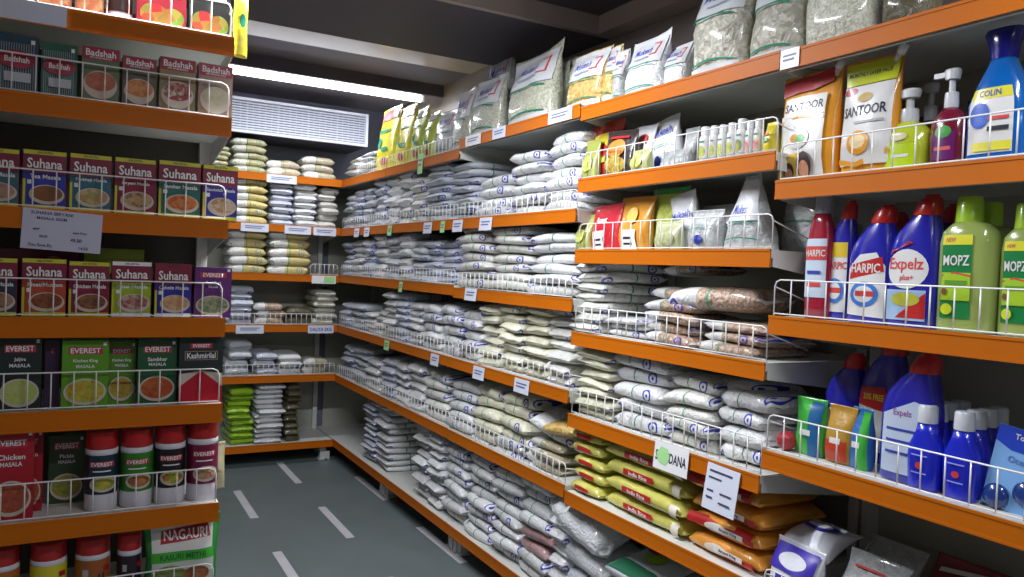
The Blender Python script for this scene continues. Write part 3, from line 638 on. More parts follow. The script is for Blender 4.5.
santoor(779, 838, 56, 'orange and white soap refill pouch with red head, at the left end of the shelf', False)
santoor(840, 898, 58, 'orange and white soap refill pouch with lime head and tilted white spout', True)
def pump(px0, px1, yt, m, items, label, back=.06):
    cy, w_, h_ = R(px0, px1, yt, z, back); h_ = min(h_, .27); r = w_/2; b = h_*.60
    secs = [(0,0,0,r*.82,r*.55,.8),(b*.05,0,0,r*.9,r*.6,.8),(b*.5,0,0,r*.97,r*.62,.8),(b*.75,0,0,r*.95,r*.6,.85),(b*.9,0,0,r*.7,r*.5,.9),(b,0,0,r*.4,r*.36,1)]
    cap = [(b,0,0,r*.34,r*.34,1),(b+.01,0,0,r*.36,r*.36,1),(b+h_*.15,0,0,r*.33,r*.33,1),(b+h_*.16,0,0,r*.16,r*.16,1),(b+h_*.30,0,0,r*.16,r*.16,1)]
    def ex(o):
        q = bmesh.new(); loft(q, [(b+h_*.28,0,0,r*.34,r*.3,.8),(b+h_*.36,0,0,r*.42,r*.3,.8),(b+h_*.38,0,0,r*.36,r*.26,.8)])
        bx(q, -r*.95, -.006, b+h_*.31, -r*.2, .006, b+h_*.36); mkobj('pump_head', q, mat((.62,.64,.66), .3, coat=.4), o)
    bottle('pump_bottle', (1.6+back+r*.6, cy, z+.001), -PI/2, secs, cap, m, mat((.60,.62,.64), .3, coat=.4), items, w_, b, fsec(secs), label, 'bottle', 'pump bottles on the near bay', ex)
pump(882, 929, 88, mat((.42,.50,.03), .15, coat=.8), [('rect',.1,.08,.9,.55,mat((.45,.62,.01), .3)),('ell',.5,.7,.2,.08,mat((.55,.5,.3),.2)),('rect',.35,.3,.75,.36,WF)], 'yellow-green hand wash bottle with a clear pump', )
pump(931, 968, 68, mat((.16,.01,.03), .15, coat=.8), [('rect',.15,.15,.85,.6,mat((.12,.01,.12), .3)),('ell',.5,.6,.25,.1,mat((.05,.3,.05),.3)),('rect',.25,.3,.75,.36,mat((.6,.1,.1),.4))], 'dark red hand wash bottle with a clear pump')
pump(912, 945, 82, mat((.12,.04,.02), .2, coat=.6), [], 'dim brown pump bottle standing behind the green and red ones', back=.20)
# big blue bottle
cy, w_, h_ = R(966, 1030, 10, z, .05); r = w_/2; h_ = min(h_, .285)
BL = mat((.005,.12,.45), .12, coat=.9); DBL = mat((.01,.01,.22), .2, coat=.6)
secs = [(0,0,0,r*.95,r*.5,.75),(h_*.04,0,0,r,r*.55,.75),(h_*.45,0,0,r,r*.55,.75),(h_*.60,0,0,r*.75,r*.48,.8),(h_*.72,0,0,r*.5,r*.38,.9),(h_*.80,0,0,r*.38,r*.3,1)]
bottle('cleaner_bottle', (1.65+r*.55, cy, z+.001), -PI/2, secs, [(h_*.78,0,0,r*.42,r*.34,1),(h_*.88,0,0,r*.46,r*.36,1),(h_*.97,0,0,r*.6,r*.4,.8),(h_*1.0,0,0,r*.55,r*.36,.8)], BL, DBL,
    [('rect',.08,.1,.85,.68,WF),('rect',.08,.60,.85,.70,col(.7,.65,.05)),('txt','COLIN',.45,.65,.06,.5,BLU),('ell',.3,.45,.18,.12,mat((.02,.1,.5),.3)),('rect',.45,.3,.8,.34,INK),('rect',.45,.4,.8,.43,REDL),('rect',.2,.12,.85,.2,col(.7,.65,.05))], w_, h_*.8, fsec(secs), 'large bright blue cleaner bottle with dark blue head, second shelf', 'bottle')
cy, w_, h_ = R(1005, 1060, 20, z, .20)
bottle('cleaner_bottle', (1.84, cy, z+.001), -PI/2, secs, [(h_*0+.21,0,0,r*.42,r*.34,1),(.25,0,0,r*.5,r*.34,1)], BL, DBL, None, w_, .2, None, 'second blue bottle hidden behind the large blue cleaner bottle', 'bottle')
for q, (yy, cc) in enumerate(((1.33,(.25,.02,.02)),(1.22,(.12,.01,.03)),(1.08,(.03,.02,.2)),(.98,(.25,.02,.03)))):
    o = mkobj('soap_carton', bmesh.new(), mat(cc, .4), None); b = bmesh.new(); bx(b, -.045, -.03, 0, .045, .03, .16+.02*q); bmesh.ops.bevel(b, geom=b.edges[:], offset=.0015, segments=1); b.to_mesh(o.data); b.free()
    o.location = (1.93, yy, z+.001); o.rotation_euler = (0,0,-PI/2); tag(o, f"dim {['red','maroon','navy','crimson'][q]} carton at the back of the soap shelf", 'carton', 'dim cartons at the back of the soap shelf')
# toilet cleaner bottles, shelf three
z = LN[2]
NB = mat((.02,.02,.36), .22, coat=.7); RC = mat((.55,.015,.01), .3, coat=.5)
def toilet(px0, px1, yt, z, back, m, cm, items, label, rz=0., slim=1., d=1.):
    cy, w_, h_ = R(px0, px1, yt, z, back); w_ *= d; r = w_/2
    secs = [(0,0,0,r*.93,r*.52,.7),(h_*.03,0,0,r,r*.56,.7),(h_*.30,0,0,r*1.0,r*.56,.7),(h_*.56,0,0,r*.98,r*.55,.72),(h_*.68,r*.05,0,r*.88,r*.52,.78),(h_*.78,r*.20,0,r*.66,r*.46,.85),(h_*.84,r*.32,0,r*.48,r*.40,.95),(h_*.88,r*.36,0,r*.42,r*.36,1)]
    cap = [(h_*.845,r*.33,0,r*.50,r*.42,1),(h_*.87,r*.35,0,r*.51,r*.43,1),(h_*.93,r*.42,0,r*.45,r*.38,1),(h_*.975,r*.47,0,r*.36,r*.30,1),(h_*.98,r*.47,0,r*.27,r*.24,1),(h_,r*.49,0,r*.24,r*.20,1)]
    return bottle('toilet_cleaner_bottle', (1.6+back+r*.56, cy, z+.001), -PI/2+rz, secs, cap, m, cm, items, w_, h_*.86, fsec(secs), label, 'bottle')
def harpic(extra): return [('poly',[(.06,.08),(.94,.06),(.94,.55),(.75,.68),(.35,.66),(.06,.52)],WF),('poly',[(.1,.42),(.92,.50),(.88,.64),(.14,.56)],RED),('txt','HARPIC',.5,.53,.09,.7,WF)]+extra
swirl = [('ell',.5,.28,.34,.12,mat((.05,.2,.6),.3)),('ell',.5,.28,.24,.08,WF),('rect',.3,.26,.75,.31,REDL)]
cy, w_, h_ = R(808, 832, 196, z, .05); r = w_/2
secs = [(0,0,0,r*.95,r*.6,.7),(h_*.1,0,0,r,r*.62,.7),(h_*.6,0,0,r,r*.62,.7),(h_*.78,0,0,r*.8,r*.5,.8),(h_*.86,0,0,r*.5,r*.45,1)]
bottle('toilet_cleaner_bottle', (1.65+r*.6, cy, z+.001), -PI/2, secs, [(h_*.85,0,0,r*.6,r*.5,1),(h_,0,0,r*.5,r*.45,1)], mat((.33,.01,.03),.25,coat=.6), mat((.45,.45,.48),.35),
    [('rect',.04,.2,.96,.75,mat((.55,.65,.75),.3)),('rect',.04,.55,.96,.68,REDL),('txt','HARPIC',.5,.615,.08,.85,WF),('rect',.2,.3,.8,.34,REDL),('rect',.2,.42,.8,.45,BLU)], w_, h_*.86, fsec(secs), 'narrow dark red cleaner bottle with a grey cap, leftmost on the third shelf', 'bottle')
toilet(828, 855, 202, z, .07, NB, RC, [('rect',.04,.08,.9,.6,WF),('rect',.04,.60,.9,.74,col(.7,.5,.03)),('txt','HARPIC',.5,.52,.09,.8,REDL)]+swirl, 'blue cleaner bottle with a yellow flash, second from the left on the third shelf')
toilet(849, 893, 206, z, .04, NB, RC, harpic(swirl), 'blue angled-neck cleaner bottle with white label and red cap, shelf centre')
toilet(866, 905, 213, z, .16, NB, RC, [], 'blue cleaner bottle hidden behind the angled-neck one, third shelf')
toilet(888, 938, 196, z, .04, NB, RC, [('ell',.48,.50,.44,.17,WF),('txt','Expelz',.46,.53,.13,.80,REDL),('txt','plus+',.5,.42,.06,.4,REDL),('poly',[(.08,.62),(.5,.74),(.6,.72),(.12,.66)],RED),('rect',.05,.06,.9,.32,mat((.35,.5,.7),.3)),('poly',[(.3,.08),(.9,.08),(.9,.30)],RED),('ell',.5,.24,.3,.06,col(.5,.5,.05))], 'large blue cleaner bottle with white oval label beside the green bottles')
toilet(922, 958, 205, z, .17, NB, RC, [], 'blue cleaner bottle in the dark behind the large one, third shelf')
LG = mat((.30,.38,.10), .18, coat=.6); LC = mat((.42,.70,.03), .3, coat=.5)
def mopz(px0, px1, yt, back, label, full):
    cy, w_, h_ = R(px0, px1, yt, z, back); r = w_/2
    secs = [(0,0,0,r*.95,r*.55,.6),(h_*.03,0,0,r,r*.58,.6),(h_*.66,0,0,r,r*.58,.6),(h_*.74,0,0,r*.93,r*.55,.65),(h_*.79,0,0,r*.7,r*.48,.8),(h_*.82,-r*.1,0,r*.42,r*.40,1)]
    it = [('rect',.12,.12,.72,.86,mat((.01,.20,.05),.3)),('rect',.12,.78,.72,.87,col(.7,.68,.03)),('txt','NEW',.3,.825,.04,.2,REDL),('txt','MOPZ',.42,.64,.12,.52,WF),('rect',.14,.28,.72,.53,mat((.35,.55,.03),.3)),('band',[(.14,.50),(.4,.53),(.72,.50)],.008,REDL),('rect',.22,.42,.66,.46,mat((.1,.3,.02),.4)),('ell',.28,.2,.12,.05,col(.6,.68,.02)),('ell',.22,.36,.06,.03,mat((.2,.05,.02),.4))]
    bottle('floor_cleaner_bottle', (1.6+back+r*.6, cy, z+.001), -PI/2, secs, [(h_*.81,-r*.1,0,r*.47,r*.44,1),(h_*.985,-r*.1,0,r*.43,r*.40,1),(h_,-r*.1,0,r*.38,r*.36,1)], LG, LC, it, w_, h_*.82, fsec(secs), label, 'bottle', 'pale green floor cleaner bottles')
mopz(938, 993, 197, .04, 'pale green floor cleaner bottle with lime cap, front and leftmost of its kind', True)
mopz(962, 1012, 203, .15, 'pale green floor cleaner bottle directly behind the front one', False)
mopz(1000, 1048, 204, .06, 'pale green floor cleaner bottle cut by the right edge of the photo', False)
mopz(1014, 1062, 208, .18, 'pale green floor cleaner bottle farthest back at the right edge', False)
# shelf four of the near bay
z = LN[3]
toilet(825, 862, 352, z, .17, NB, RC, [('ell',.3,.3,.2,.2,WF)], 'blue cleaner bottle in the dark, leftmost on the fourth shelf')
toilet(858, 903, 335, z, .17, NB, RC, [('rect',.05,.1,.9,.55,WF),('poly',[(.05,.5),(.9,.45),(.7,.68),(.1,.66)],RED),('txt','30% FREE',.45,.58,.07,.5,col(.7,.6,.05))], 'blue cleaner bottle with a red and yellow flash, fourth shelf')
toilet(880, 936, 352, z, .05, NB, RC, [('poly',[(.1,.08),(.88,.08),(.88,.70),(.7,.72),(.1,.58)],mat((.50,.58,.72),.35)),('txt','Expelz',.5,.60,.07,.5,mat((.3,.1,.3),.4)),('rect',.2,.35,.8,.37,BLU),('rect',.2,.45,.8,.47,BLU),('rect',.2,.25,.8,.27,BLU)], 'large blue bottle with plain pale label at the centre of the fourth shelf')
for (a, b, y, c1, c2, lab) in ((797,826,398,(.05,.42,.05),(.02,.12,.3),'green small pouch leftmost of the three'),(828,856,406,(.45,.25,.03),(.5,.05,.02),'amber small pouch between the green ones'),(851,873,408,(.03,.15,.4),(.05,.42,.05),'blue and green small pouch right of the amber one')):
    rp(a, b, y, z, .06, .05, col(*c1, bump=.3), [('rect',.6,.0,.98,.95,mat(c2,.3)) if b > 860 or a < 800 else ('rect',.1,.05,.9,.4,mat(c2,.3)),('ell',.45,.55,.25,.14,mat([min(1,v*1.6) for v in c1],.2)) if False else ('rect',.3,.35,.7,.45,WF)], lab, 'pouch', 'small_pouch')
b = bmesh.new(); bmesh.ops.create_uvsphere(b, u_segments=20, v_segments=12, radius=.026)
o = mkobj('scrubber_ball', b, mat((.4,.03,.04), .4, bump=.6, bscale=60), None, True); cy = RY(786, z, 1.66); o.location = (1.66, cy, z+.027); tag(o, 'round red scrubber behind the wire left of the green pouch', 'scrubber')
cl = ((912,940,412,.04,0),(923,950,412,.09,1),(934,961,413,.14,2),(945,972,414,.19,3),(947,978,420,.04,4),(959,989,420,.09,5),(970,1000,421,.14,6),(981,1011,421,.19,7))
SBL = mat((.01,.02,.50), .25, coat=.6); SCAP = mat((.55,.58,.62), .35)
for a, b_, y, bk, i in cl:
    cy, w_, h_ = R(a, b_, y, z, bk); w_ = .080; r = w_/2; h_ = .188
    secs = [(0,0,0,r*.85,r*.6,.8),(h_*.05,0,0,r*.9,r*.62,.8),(h_*.4,0,0,r,r*.62,.8),(h_*.52,0,0,r*.95,r*.6,.85),(h_*.66,0,0,r*.66,r*.5,.9),(h_*.80,0,0,r*.48,r*.45,1)]
    bottle('whitener_bottle', (1.6+bk+r*.6, cy, z+.001), -PI/2, secs, [(h_*.79,0,0,r*.52,r*.52,1),(h_*.98,0,0,r*.50,r*.50,1),(h_,0,0,r*.42,r*.42,1)], SBL, SCAP,
        [('ell',.5,.36,.12,.05,REDL),('rect',.25,.24,.75,.26,mat((.3,.35,.8),.4)),('rect',.25,.5,.75,.52,mat((.3,.35,.8),.4))] , w_, h_*.8, fsec(secs), f"small blue bottle with white cap, {['front','second','third','rearmost'][i % 4]} in the {'left' if i < 4 else 'right'} file", 'bottle', 'small blue white-capped bottles in two files')
cy = RY(1006, z, 1.66)
o = empty('blister_pack', (1.665, cy, z+.001), -PI/2); tag(o, 'light blue blister pack with round blue blocks leaning at the right edge', 'pack'); o.rotation_euler = (-.12, .12, -PI/2)
b = bmesh.new(); bx(b, -.055, 0, 0, .055, .004, .17); mkobj('card', b, mat((.20,.42,.75), .4), o)
decal('card_print', [('poly',[(0,.8),(.3,.72),(.7,.72),(1,.8),(1,1),(0,1)],mat((.02,.06,.5),.3)),('txt','Toilet',.5,.90,.07,.6,WF),('txt','Ocean',.5,.62,.08,.7,mat((.1,.2,.5),.4))], lambda x, zz, off: ((x-.5)*.11, -off, zz*.17), .11, .17, o)
for s in (-1, 1):
    b = bmesh.new(); bmesh.ops.create_uvsphere(b, u_segments=20, v_segments=10, radius=.026); bmesh.ops.scale(b, vec=(1,.5,1), verts=b.verts); q = mkobj('round_block', b, mat((.01,.04,.2), .2, coat=.8), o, True); q.location = (s*.027, -.004, .035+.012*s)
# fifth shelf of the near bay: soft packs
z = LN[4]
MILKB = mat((.68,.70,.76), .3, coat=.6, bump=.45, bscale=22); VIO = mat((.05,.03,.38), .35)
def pk(X, Y, Z, W, H, T, m, items, label, rx=-.9, rz=0, seed=1, ry=0):
    o = pouch('detergent_packet', (X, Y, Z), -PI/2, W, H, T, m, items, label, 'packet', seed=seed, e=.8); o.rotation_euler = (rx, ry, -PI/2+rz); return o
pk(1.66, 1.375, z, .17, .17, .09, MILKB, [('rect',.05,.55,.95,.93,VIO),('ell',.5,.72,.3,.12,MILKB),('rect',.25,.08,.8,.48,VIO),('txt','SURF',.52,.28,.25,.4,MILKB)], 'white packet with violet band standing at the front, near bay lower shelf', rx=-.15)
pk(1.70, 1.385, z+.14, .16, .15, .07, MILKB, [('ell',.5,.6,.36,.2,VIO),('ell',.5,.6,.25,.12,MILKB)], 'crumpled white packet with violet print lying on the standing one', rx=-1.2, seed=4)
pk(1.68, 1.20, z, .17, .20, .09, bagmat('clear'), [('txt','Emami',.45,.45,.16,.6,REDL),('rect',.72,.1,.75,.8,REDL),('rect',.2,.78,.75,.81,REDL),('ell',.35,.25,.12,.1,REDL)], 'clear packet with pinkish red lettering, near bay lower shelf', rx=-.45, seed=6)
pk(1.83, 1.26, z, .17, .20, .09, bagmat('clear'), [('rect',.2,.6,.8,.64,REDL)], 'clear packet at the back of the near bay lower shelf', rx=-.5, seed=7)
pk(1.68, 1.00, z, .18, .17, .08, col(.50,.06,.02, bump=.4), [('rect',.1,.5,.9,.9,mat((.1,.06,.05),.3))], 'orange-red shiny packet, near bay lower shelf', rx=-.6, seed=8)
pk(1.84, 1.06, z, .2, .21, .08, col(.22,.02,.02, bump=.4), [('band',[(.1,.8),(.9,.9)],.03,WF)], 'dark red packet behind the orange-red one, near bay lower shelf', rx=-.5, seed=9)
pk(1.80, .78, z, .2, .2, .08, col(.05,.05,.06, bump=.4), [('rect',.2,.6,.8,.64,WF)], 'dark packet at the right of the near bay lower shelf', rx=-.5, seed=10)
# bottom front packs in the middle bay
pk(1.62, 2.02, .39, .24, .22, .05, col(.55,.60,.62, bump=.3), [('rect',.0,.0,1,.3,mat((.02,.12,.06),.3)),('ell',.5,.6,.22,.16,mat((.35,.5,.02),.3)),('rect',.1,.75,.45,.88,REDL)], 'pale packet with green leaf picture lying on the bottom pile', rx=-1.35, seed=12)
pk(1.64, 1.78, .36, .2, .2, .05, MILKB, [('rect',.05,.1,.95,.9,col(.75,.45,.03)),('rect',.05,.7,.95,.9,REDL),('ell',.5,.4,.25,.18,col(.4,.5,.05))], 'red and yellow packet lying at the front of the bottom shelf', rx=-1.3, seed=13)
loose(1.80, 1.72, .30, .3, .25, .12, 'tan', (0,0,-PI/2), 'tan grain bag under the red and yellow packet, bottom shelf')
# ================================================================== LEFT RACK
def Lp(px0, px1, yt, z, back):
    a, b = LX(px0, z, 2.3+back), LX(px1, z, 2.3+back); return (a+b)/2, abs(b-a), ZZ(yt, (a+b)/2, 2.3+back)-z
def carton(px0, px1, yt, z, back, body, items, label, D=.055, rz=0., group=None, name='masala_carton', cat='carton', hmax=9):
    cx, w_, h_ = Lp(px0, px1, yt, z, back); h_ = min(h_, hmax); w_ -= .003
    b = bmesh.new(); bx(b, -w_/2, 0, 0, w_/2, D, h_); bmesh.ops.bevel(b, geom=b.edges[:], offset=.0012, segments=1)
    o = mkobj(name, b, body); o.location = (cx, 2.3+back, z+.001); o.rotation_euler = (0,0,rz); tag(o, label, cat, group)
    if items: decal('front_print', items, lambda x, zz, off: ((x-.5)*(w_-.002), -off, zz*(h_-.002)+.001), w_, h_, o)
    return o
MAR = mat((.20,.008,.035), .45, coat=.08); LIM = mat((.55,.55,.03), .45, coat=.08); BOWL = mat((.55,.50,.42), .3)
def suhana(sub, sc_, f, extra='20% EXTRA', bowl=True, topc=LIM):
    scm = mat(sc_, .3, coat=.08)
    it = [('rect',0,.62,1,.93,MAR),('rect',0,.93,1,1,topc),('txt',extra,.5,.965,.035,.5,INK),('rect',0,.06,1,.62,scm),('rect',0,.0,1,.07,LIM if topc is LIM else WHITE),('rect',0,.06,.06,.5,LIM),
          ('txt','Suhana',.5,.78,.17,.82,WHITE),('txt',sub,.52,.555,.075,.82,WHITE),('rect',.10,.42,.2,.49,WHITE)]
    if bowl: it += [('ell',.56,.25,.42,.17,BOWL)]
    it += [('ell',.57,.27,.36,.135,f)]
    return it
T_ = food((.18,.07,.02),(.25,.10,.03),sc=30)
z = LL[2]
grp = 'spice cartons on the third shelf of the left rack'
sp = [(-32,19,148,'Garam Masala',(.03,.12,.15),food((.5,.3,.2),(.3,.2,.15)),'light blue banner, cut by the left edge'),(21,66,151,'Tea Masala',(.02,.03,.35),T_,'blue banner and tea cup picture'),
      (68,111,155,'Pavbhaji Masala',(.02,.14,.20),food((.5,.2,.1),(.6,.4,.2),(.3,.35,.1)),'teal banner and red bhaji picture'),(113,155,159,'Biryani Masala',(.22,.01,.04),food((.4,.35,.25),(.15,.1,.05),(.5,.3,.1)),'maroon banner and rice picture'),
      (157,200,162,'Sambar Masala',(.02,.14,.12),food((.5,.1,.02),(.4,.05,.02),(.6,.25,.05)),'green banner and red curry picture'),(201,237,166,'Sandwich Masala',(.03,.03,.28),food((.6,.5,.35),(.4,.2,.1)),'blue banner, at the right end')]
for a, b, y, s, c, f, d in sp: carton(a, b, y, z, .035, MAR, suhana(s, c, f), f"maroon masala carton, {d}, third shelf of left rack", group=grp)
z = LL[3]; grp = 'spice cartons on the fourth shelf of the left rack'
sp = [(-30,17,258,'Kitchen Masala',(.03,.03,.06),food((.4,.25,.15),(.3,.1,.05)),'dark banner, cut by the left edge',LIM),(20,66,259,'Meat/Mutton',(.45,.06,.03),food((.16,.04,.02),(.3,.1,.04)),'red face and meat bowl picture',LIM),
      (67,109,262,'Chicken Masala',(.22,.01,.05),food((.14,.05,.03),(.3,.12,.05)),'dim maroon face and chicken picture',LIM),(110,151,262,'Misal Masala',(.30,.45,.02),food((.3,.04,.05),(.5,.4,.3)),'lime green lower face',WHITE),
      (153,191,264,'Chhole Masala',(.03,.03,.32),food((.5,.25,.1),(.6,.4,.25)),'blue face and chickpea picture',None)]
for a, b, y, s, c, f, d, tc in sp:
    it = suhana(s, c, f, topc=tc or MAR)
    carton(a, b, y, z, .035, MAR, it, f"maroon masala carton, {d}, fourth shelf of left rack", group=grp)
PUR = mat((.11,.015,.16), .45, coat=.08)
def everest(sub, fc, txtc=REDL, food_y=.24, sub2='MASALA', pic=True):
    it = [('rect',.13,.80,.87,.91,mat((.42,.03,.06),.4)),('txt','EVEREST',.5,.855,.08,.66,WHITE),('txt',sub,.5,.70,.06,.7,WHITE),('txt',sub2,.5,.62,.05,.5,WHITE),('rect',.88,.93,.96,.98,WHITE)]
    if pic: it += [('ell',.5,food_y,.47,.20,BOWL),('ell',.5,food_y+.01,.42,.165,fc)]
    return it
carton(193,231,268,z,.03,PUR,everest('Pani Puri',food((.1,.2,.08),(.4,.35,.25)),sub2='Masala'),'purple masala carton at the right end of the fourth shelf, left rack',D=.07,group=grp)
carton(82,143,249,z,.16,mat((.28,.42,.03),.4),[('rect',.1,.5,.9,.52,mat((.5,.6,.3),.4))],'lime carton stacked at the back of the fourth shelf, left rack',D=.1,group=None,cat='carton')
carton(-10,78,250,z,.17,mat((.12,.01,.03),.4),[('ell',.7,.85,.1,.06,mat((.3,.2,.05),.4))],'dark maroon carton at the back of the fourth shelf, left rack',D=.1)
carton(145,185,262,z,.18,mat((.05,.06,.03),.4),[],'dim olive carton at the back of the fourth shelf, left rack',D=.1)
# shelf two
z = LL[1]; grp = 'spice cartons on the second shelf of the left rack'
DK = mat((.01,.05,.08), .45, coat=.08); DG = mat((.01,.10,.06), .45, coat=.08); BR = mat((.35,.01,.04), .45, coat=.08)
stripes = lambda: [('rect',.05+.06*k,.04,.07+.06*k,.86,mat((.25,.33,.36),.4)) for k in range(15)]
for a, b, y, m, d in ((-6,38,35,DK,'dark teal pinstriped'),(40,77,44,DG,'dark green pinstriped')):
    carton(a, b, y, z, .035, m, stripes()+[('ell',.5,.58,.46,.16,BR),('txt','Badshah',.5,.58,.1,.6,WHITE),('rect',.2,.2,.85,.36,mat((.5,.55,.6),.4)),('rect',.83,.86,.93,.93,WHITE)], f"{d} masala carton with a red oval, second shelf of left rack", group=grp)
for a, b, y, c, f, d in ((80,119,48,(.10,.14,.05),food((.4,.08,.03),(.5,.15,.06)),'red-topped masala carton with cooking pot picture'),(121,156,58,(.08,.07,.03),food((.5,.12,.03),(.6,.3,.08)),'dim red-topped masala carton with vegetable picture'),
        (158,195,59,(.25,.18,.06),food((.45,.04,.04),(.6,.5,.35),(.2,.02,.02)),'red-topped masala carton with red bean picture'),(197,232,65,(.30,.18,.12),food((.5,.5,.35),(.45,.4,.25)),'red-topped masala carton with pale soup picture')):
    carton(a, b, y, z, .035, mat(c, .35, coat=.08), [('rect',0,.78,1,1,BR),('txt','Badshah',.5,.90,.12,.82,WHITE),('txt','PAV BHAJI MASALA',.5,.81,.04,.7,WHITE),('ell',.5,.34,.46,.25,BOWL),('ell',.5,.40,.42,.17,f),('rect',.6,.03,.9,.08,WHITE)], f"{d}, second shelf of left rack", group=grp)
# shelf one
z = LL[0]
VG = food((.08,.30,.03),(.20,.45,.06),(.4,.02,.02), sc=40); RDP = food((.35,.05,.03),(.4,.25,.1), sc=50)
sp = [(-10,32,-50,(.16,.07,.04),RDP,'brown spice packet, cut by the left edge'),(34,72,-45,(.18,.08,.05),RDP,'brown and white spice packet'),(74,104,-45,(.25,.10,.05),RDP,'brown packet with a round tan picture'),
      (136,186,-30,(.30,.02,.03),VG,'red-headed packet with green mango and onion picture'),(188,230,-26,(.02,.02,.02),VG,'black packet with green chilli and tomato picture')]
for a, b, y, c, f, d in sp:
    carton(a, b, y, z, .035, mat(c, .3, coat=.15), [('ell',.35,.22,.30,.19,f),('ell',.72,.20,.25,.17,VG if f is VG else RDP),('rect',.1,.6,.9,.75,WHITE)], f"{d}, top shelf of left rack", name='spice_packet', cat='packet', hmax=.17)
cx, w_, h_ = Lp(107, 132, -30, z, .05)
def jar(name, px0, px1, yt, z, back, lc, items, label, lid=(.45,.01,.01), base=True, hh=None, group='red-lidded spice jars on the left rack'):
    cx, w_, h_ = Lp(px0, px1, yt, z, back)
    if hh: h_ = hh
    r = w_/2*.97
    o = empty(name, (cx, 2.3+back+r, z+.001)); tag(o, label, 'jar', group)
    b = bmesh.new(); lathe(b, [(r*.94,0),(r,.004),(r,h_*.21),(r*.985,h_*.215),(r*.985,h_*.70),(r,h_*.705),(r,h_*.76),(r*.9,h_*.77)], 32); mkobj('jar_body', b, mat((.62,.62,.68), .45, coat=.08), o, True)
    b = bmesh.new(); lathe(b, [(r*.93,h_*.765),(r*.97,h_*.775),(r*.97,h_*.97),(r*.93,h_*.995),(r*.6,h_)], 32); l = mkobj('lid', b, mat(lid, .35, coat=.08), o, True); l['label'] = 'screw lid in dark red'
    fm = lambda x, zz, off: ((r+off)*math.sin((x-.5)*3.0), -(r+off)*math.cos((x-.5)*3.0), h_*(.215+.485*zz))
    decal('label_print', [('rect',-.35,0,1.35,1,mat(lc,.3,coat=.08))]+items, fm, r*3.0, h_*.485, o, nx=16, off0=.0008)
    return o
ev = lambda f: [('rect',.24,.70,.76,.84,mat((.42,.03,.06),.4)),('txt','EVEREST',.5,.77,.10,.46,WHITE),('rect',.32,.58,.68,.61,WHITE),('ell',.54,.26,.28,.2,BOWL),('ell',.54,.27,.22,.15,f)]
jar('spice_jar', 107, 133, -35, z, .06, (.02,.01,.01), [], 'black jar between the packets on the top shelf of the left rack', hh=.16, lid=(.03,.01,.01), group=None)
# shelf five
z = LL[4]; grp = 'spice cartons on the fifth shelf of the left rack'
BK = mat((.012,.022,.022), .45, coat=.08)
sp = [(-4,41,338,BK,'Jaljira',food((.35,.5,.1),(.5,.5,.2)),.035,'black masala carton with lime drink picture'),(60,108,341,mat((.10,.30,.01),.45,coat=.08),'Kitchen King',food((.55,.45,.05),(.5,.25,.02),(.35,.4,.05)),.03,'bright green masala carton with curry bowl picture'),
      (106,135,342,mat((.08,.22,.01),.45,coat=.08),'Kitchen King',food((.45,.35,.05),(.4,.2,.02)),.075,'green masala carton half behind the bright green one'),(136,176,340,mat((.01,.09,.03),.45,coat=.08),'Sambhar',food((.4,.05,.02),(.45,.15,.03)),.045,'dark green masala carton with red curry picture')]
for a, b, y, m, s, f, bk, d in sp: carton(a, b, y, z, bk, m, everest(s, f), f"{d}, fifth shelf of left rack", group=grp)
carton(43,59,341,z,.06,mat((.04,.02,.06),.35),[('txt','E',.5,.85,.07,.5,REDL)],'narrow dark purple carton edge, fifth shelf of left rack',group=grp)
carton(177,222,338,z,.03,BK,[('rect',.25,.84,.75,.92,mat((.42,.03,.06),.4)),('txt','EVEREST',.5,.88,.05,.42,WHITE),('rect',.12,.66,.88,.80,mat((.35,.25,.2),.4)),('rect',.14,.67,.86,.79,BK),('txt','Kashmirilal',.5,.73,.09,.66,WHITE),('poly',[(.0,.0),(1,.0),(1,.25),(.5,.50),(.0,.25)],mat((.45,.01,.03),.3)),('poly',[(0,.25),(.5,.50),(0,.45)],BOWL),('poly',[(1,.25),(1,.45),(.5,.50)],BOWL)],'black masala carton with red lower face, fifth shelf right end',group=grp)
# shelf six
z = LL[5]
RDC = mat((.38,.008,.02), .45, coat=.08)
carton(-14,33,430,z,.035,RDC,everest('Chicken',food((.4,.1,.05),(.3,.05,.02))),'red chicken masala carton at the left edge, sixth shelf of left rack',group='red cartons on the sixth shelf')
carton(8,42,430,z,.10,RDC,everest('Chicken',food((.4,.1,.05),(.3,.05,.02))),'red carton just behind the first one, sixth shelf of left rack',group='red cartons on the sixth shelf')
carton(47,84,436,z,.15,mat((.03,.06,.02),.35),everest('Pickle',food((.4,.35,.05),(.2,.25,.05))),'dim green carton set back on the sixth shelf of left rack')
for a, b, y, c, f, d in ((83,118,432,(.01,.03,.05),food((.5,.45,.05),(.3,.3,.05)),'navy label'),(119,153,430,(.03,.20,.02),food((.5,.2,.05),(.3,.1,.05)),'green label'),(154,186,426,(.01,.01,.015),food((.6,.5,.05),(.5,.05,.02),(.2,.35,.05)),'black label'),(187,219,421,(.18,.01,.05),food((.35,.15,.1),(.5,.35,.2)),'maroon label')):
    jar('spice_jar', a, b, y, z, .03, c, ev(f), f"red-lidded spice jar with {d}, sixth shelf of left rack")
z = LL[6]
for a, b, y, c, d in ((-20,18,543,(.40,.12,.02),'orange label at the left edge'),(27,66,539,(.60,.55,.02),'yellow label'),(73,110,534,(.32,.09,.02),'orange-brown label'),(116,141,530,(.02,.01,.02),'black label')):
    jar('spice_jar', a, b, y, z, .05, c, [('rect',.3,.55,.42,.75,mat((.4,.4,.4),.4)),('rect',.6,.1,.64,.6,INK),('rect',.68,.1,.72,.6,INK),('rect',.7,.65,.85,.8,RDC)], f"red-lidded spice jar with {d}, seventh shelf of left rack", hh=.195)
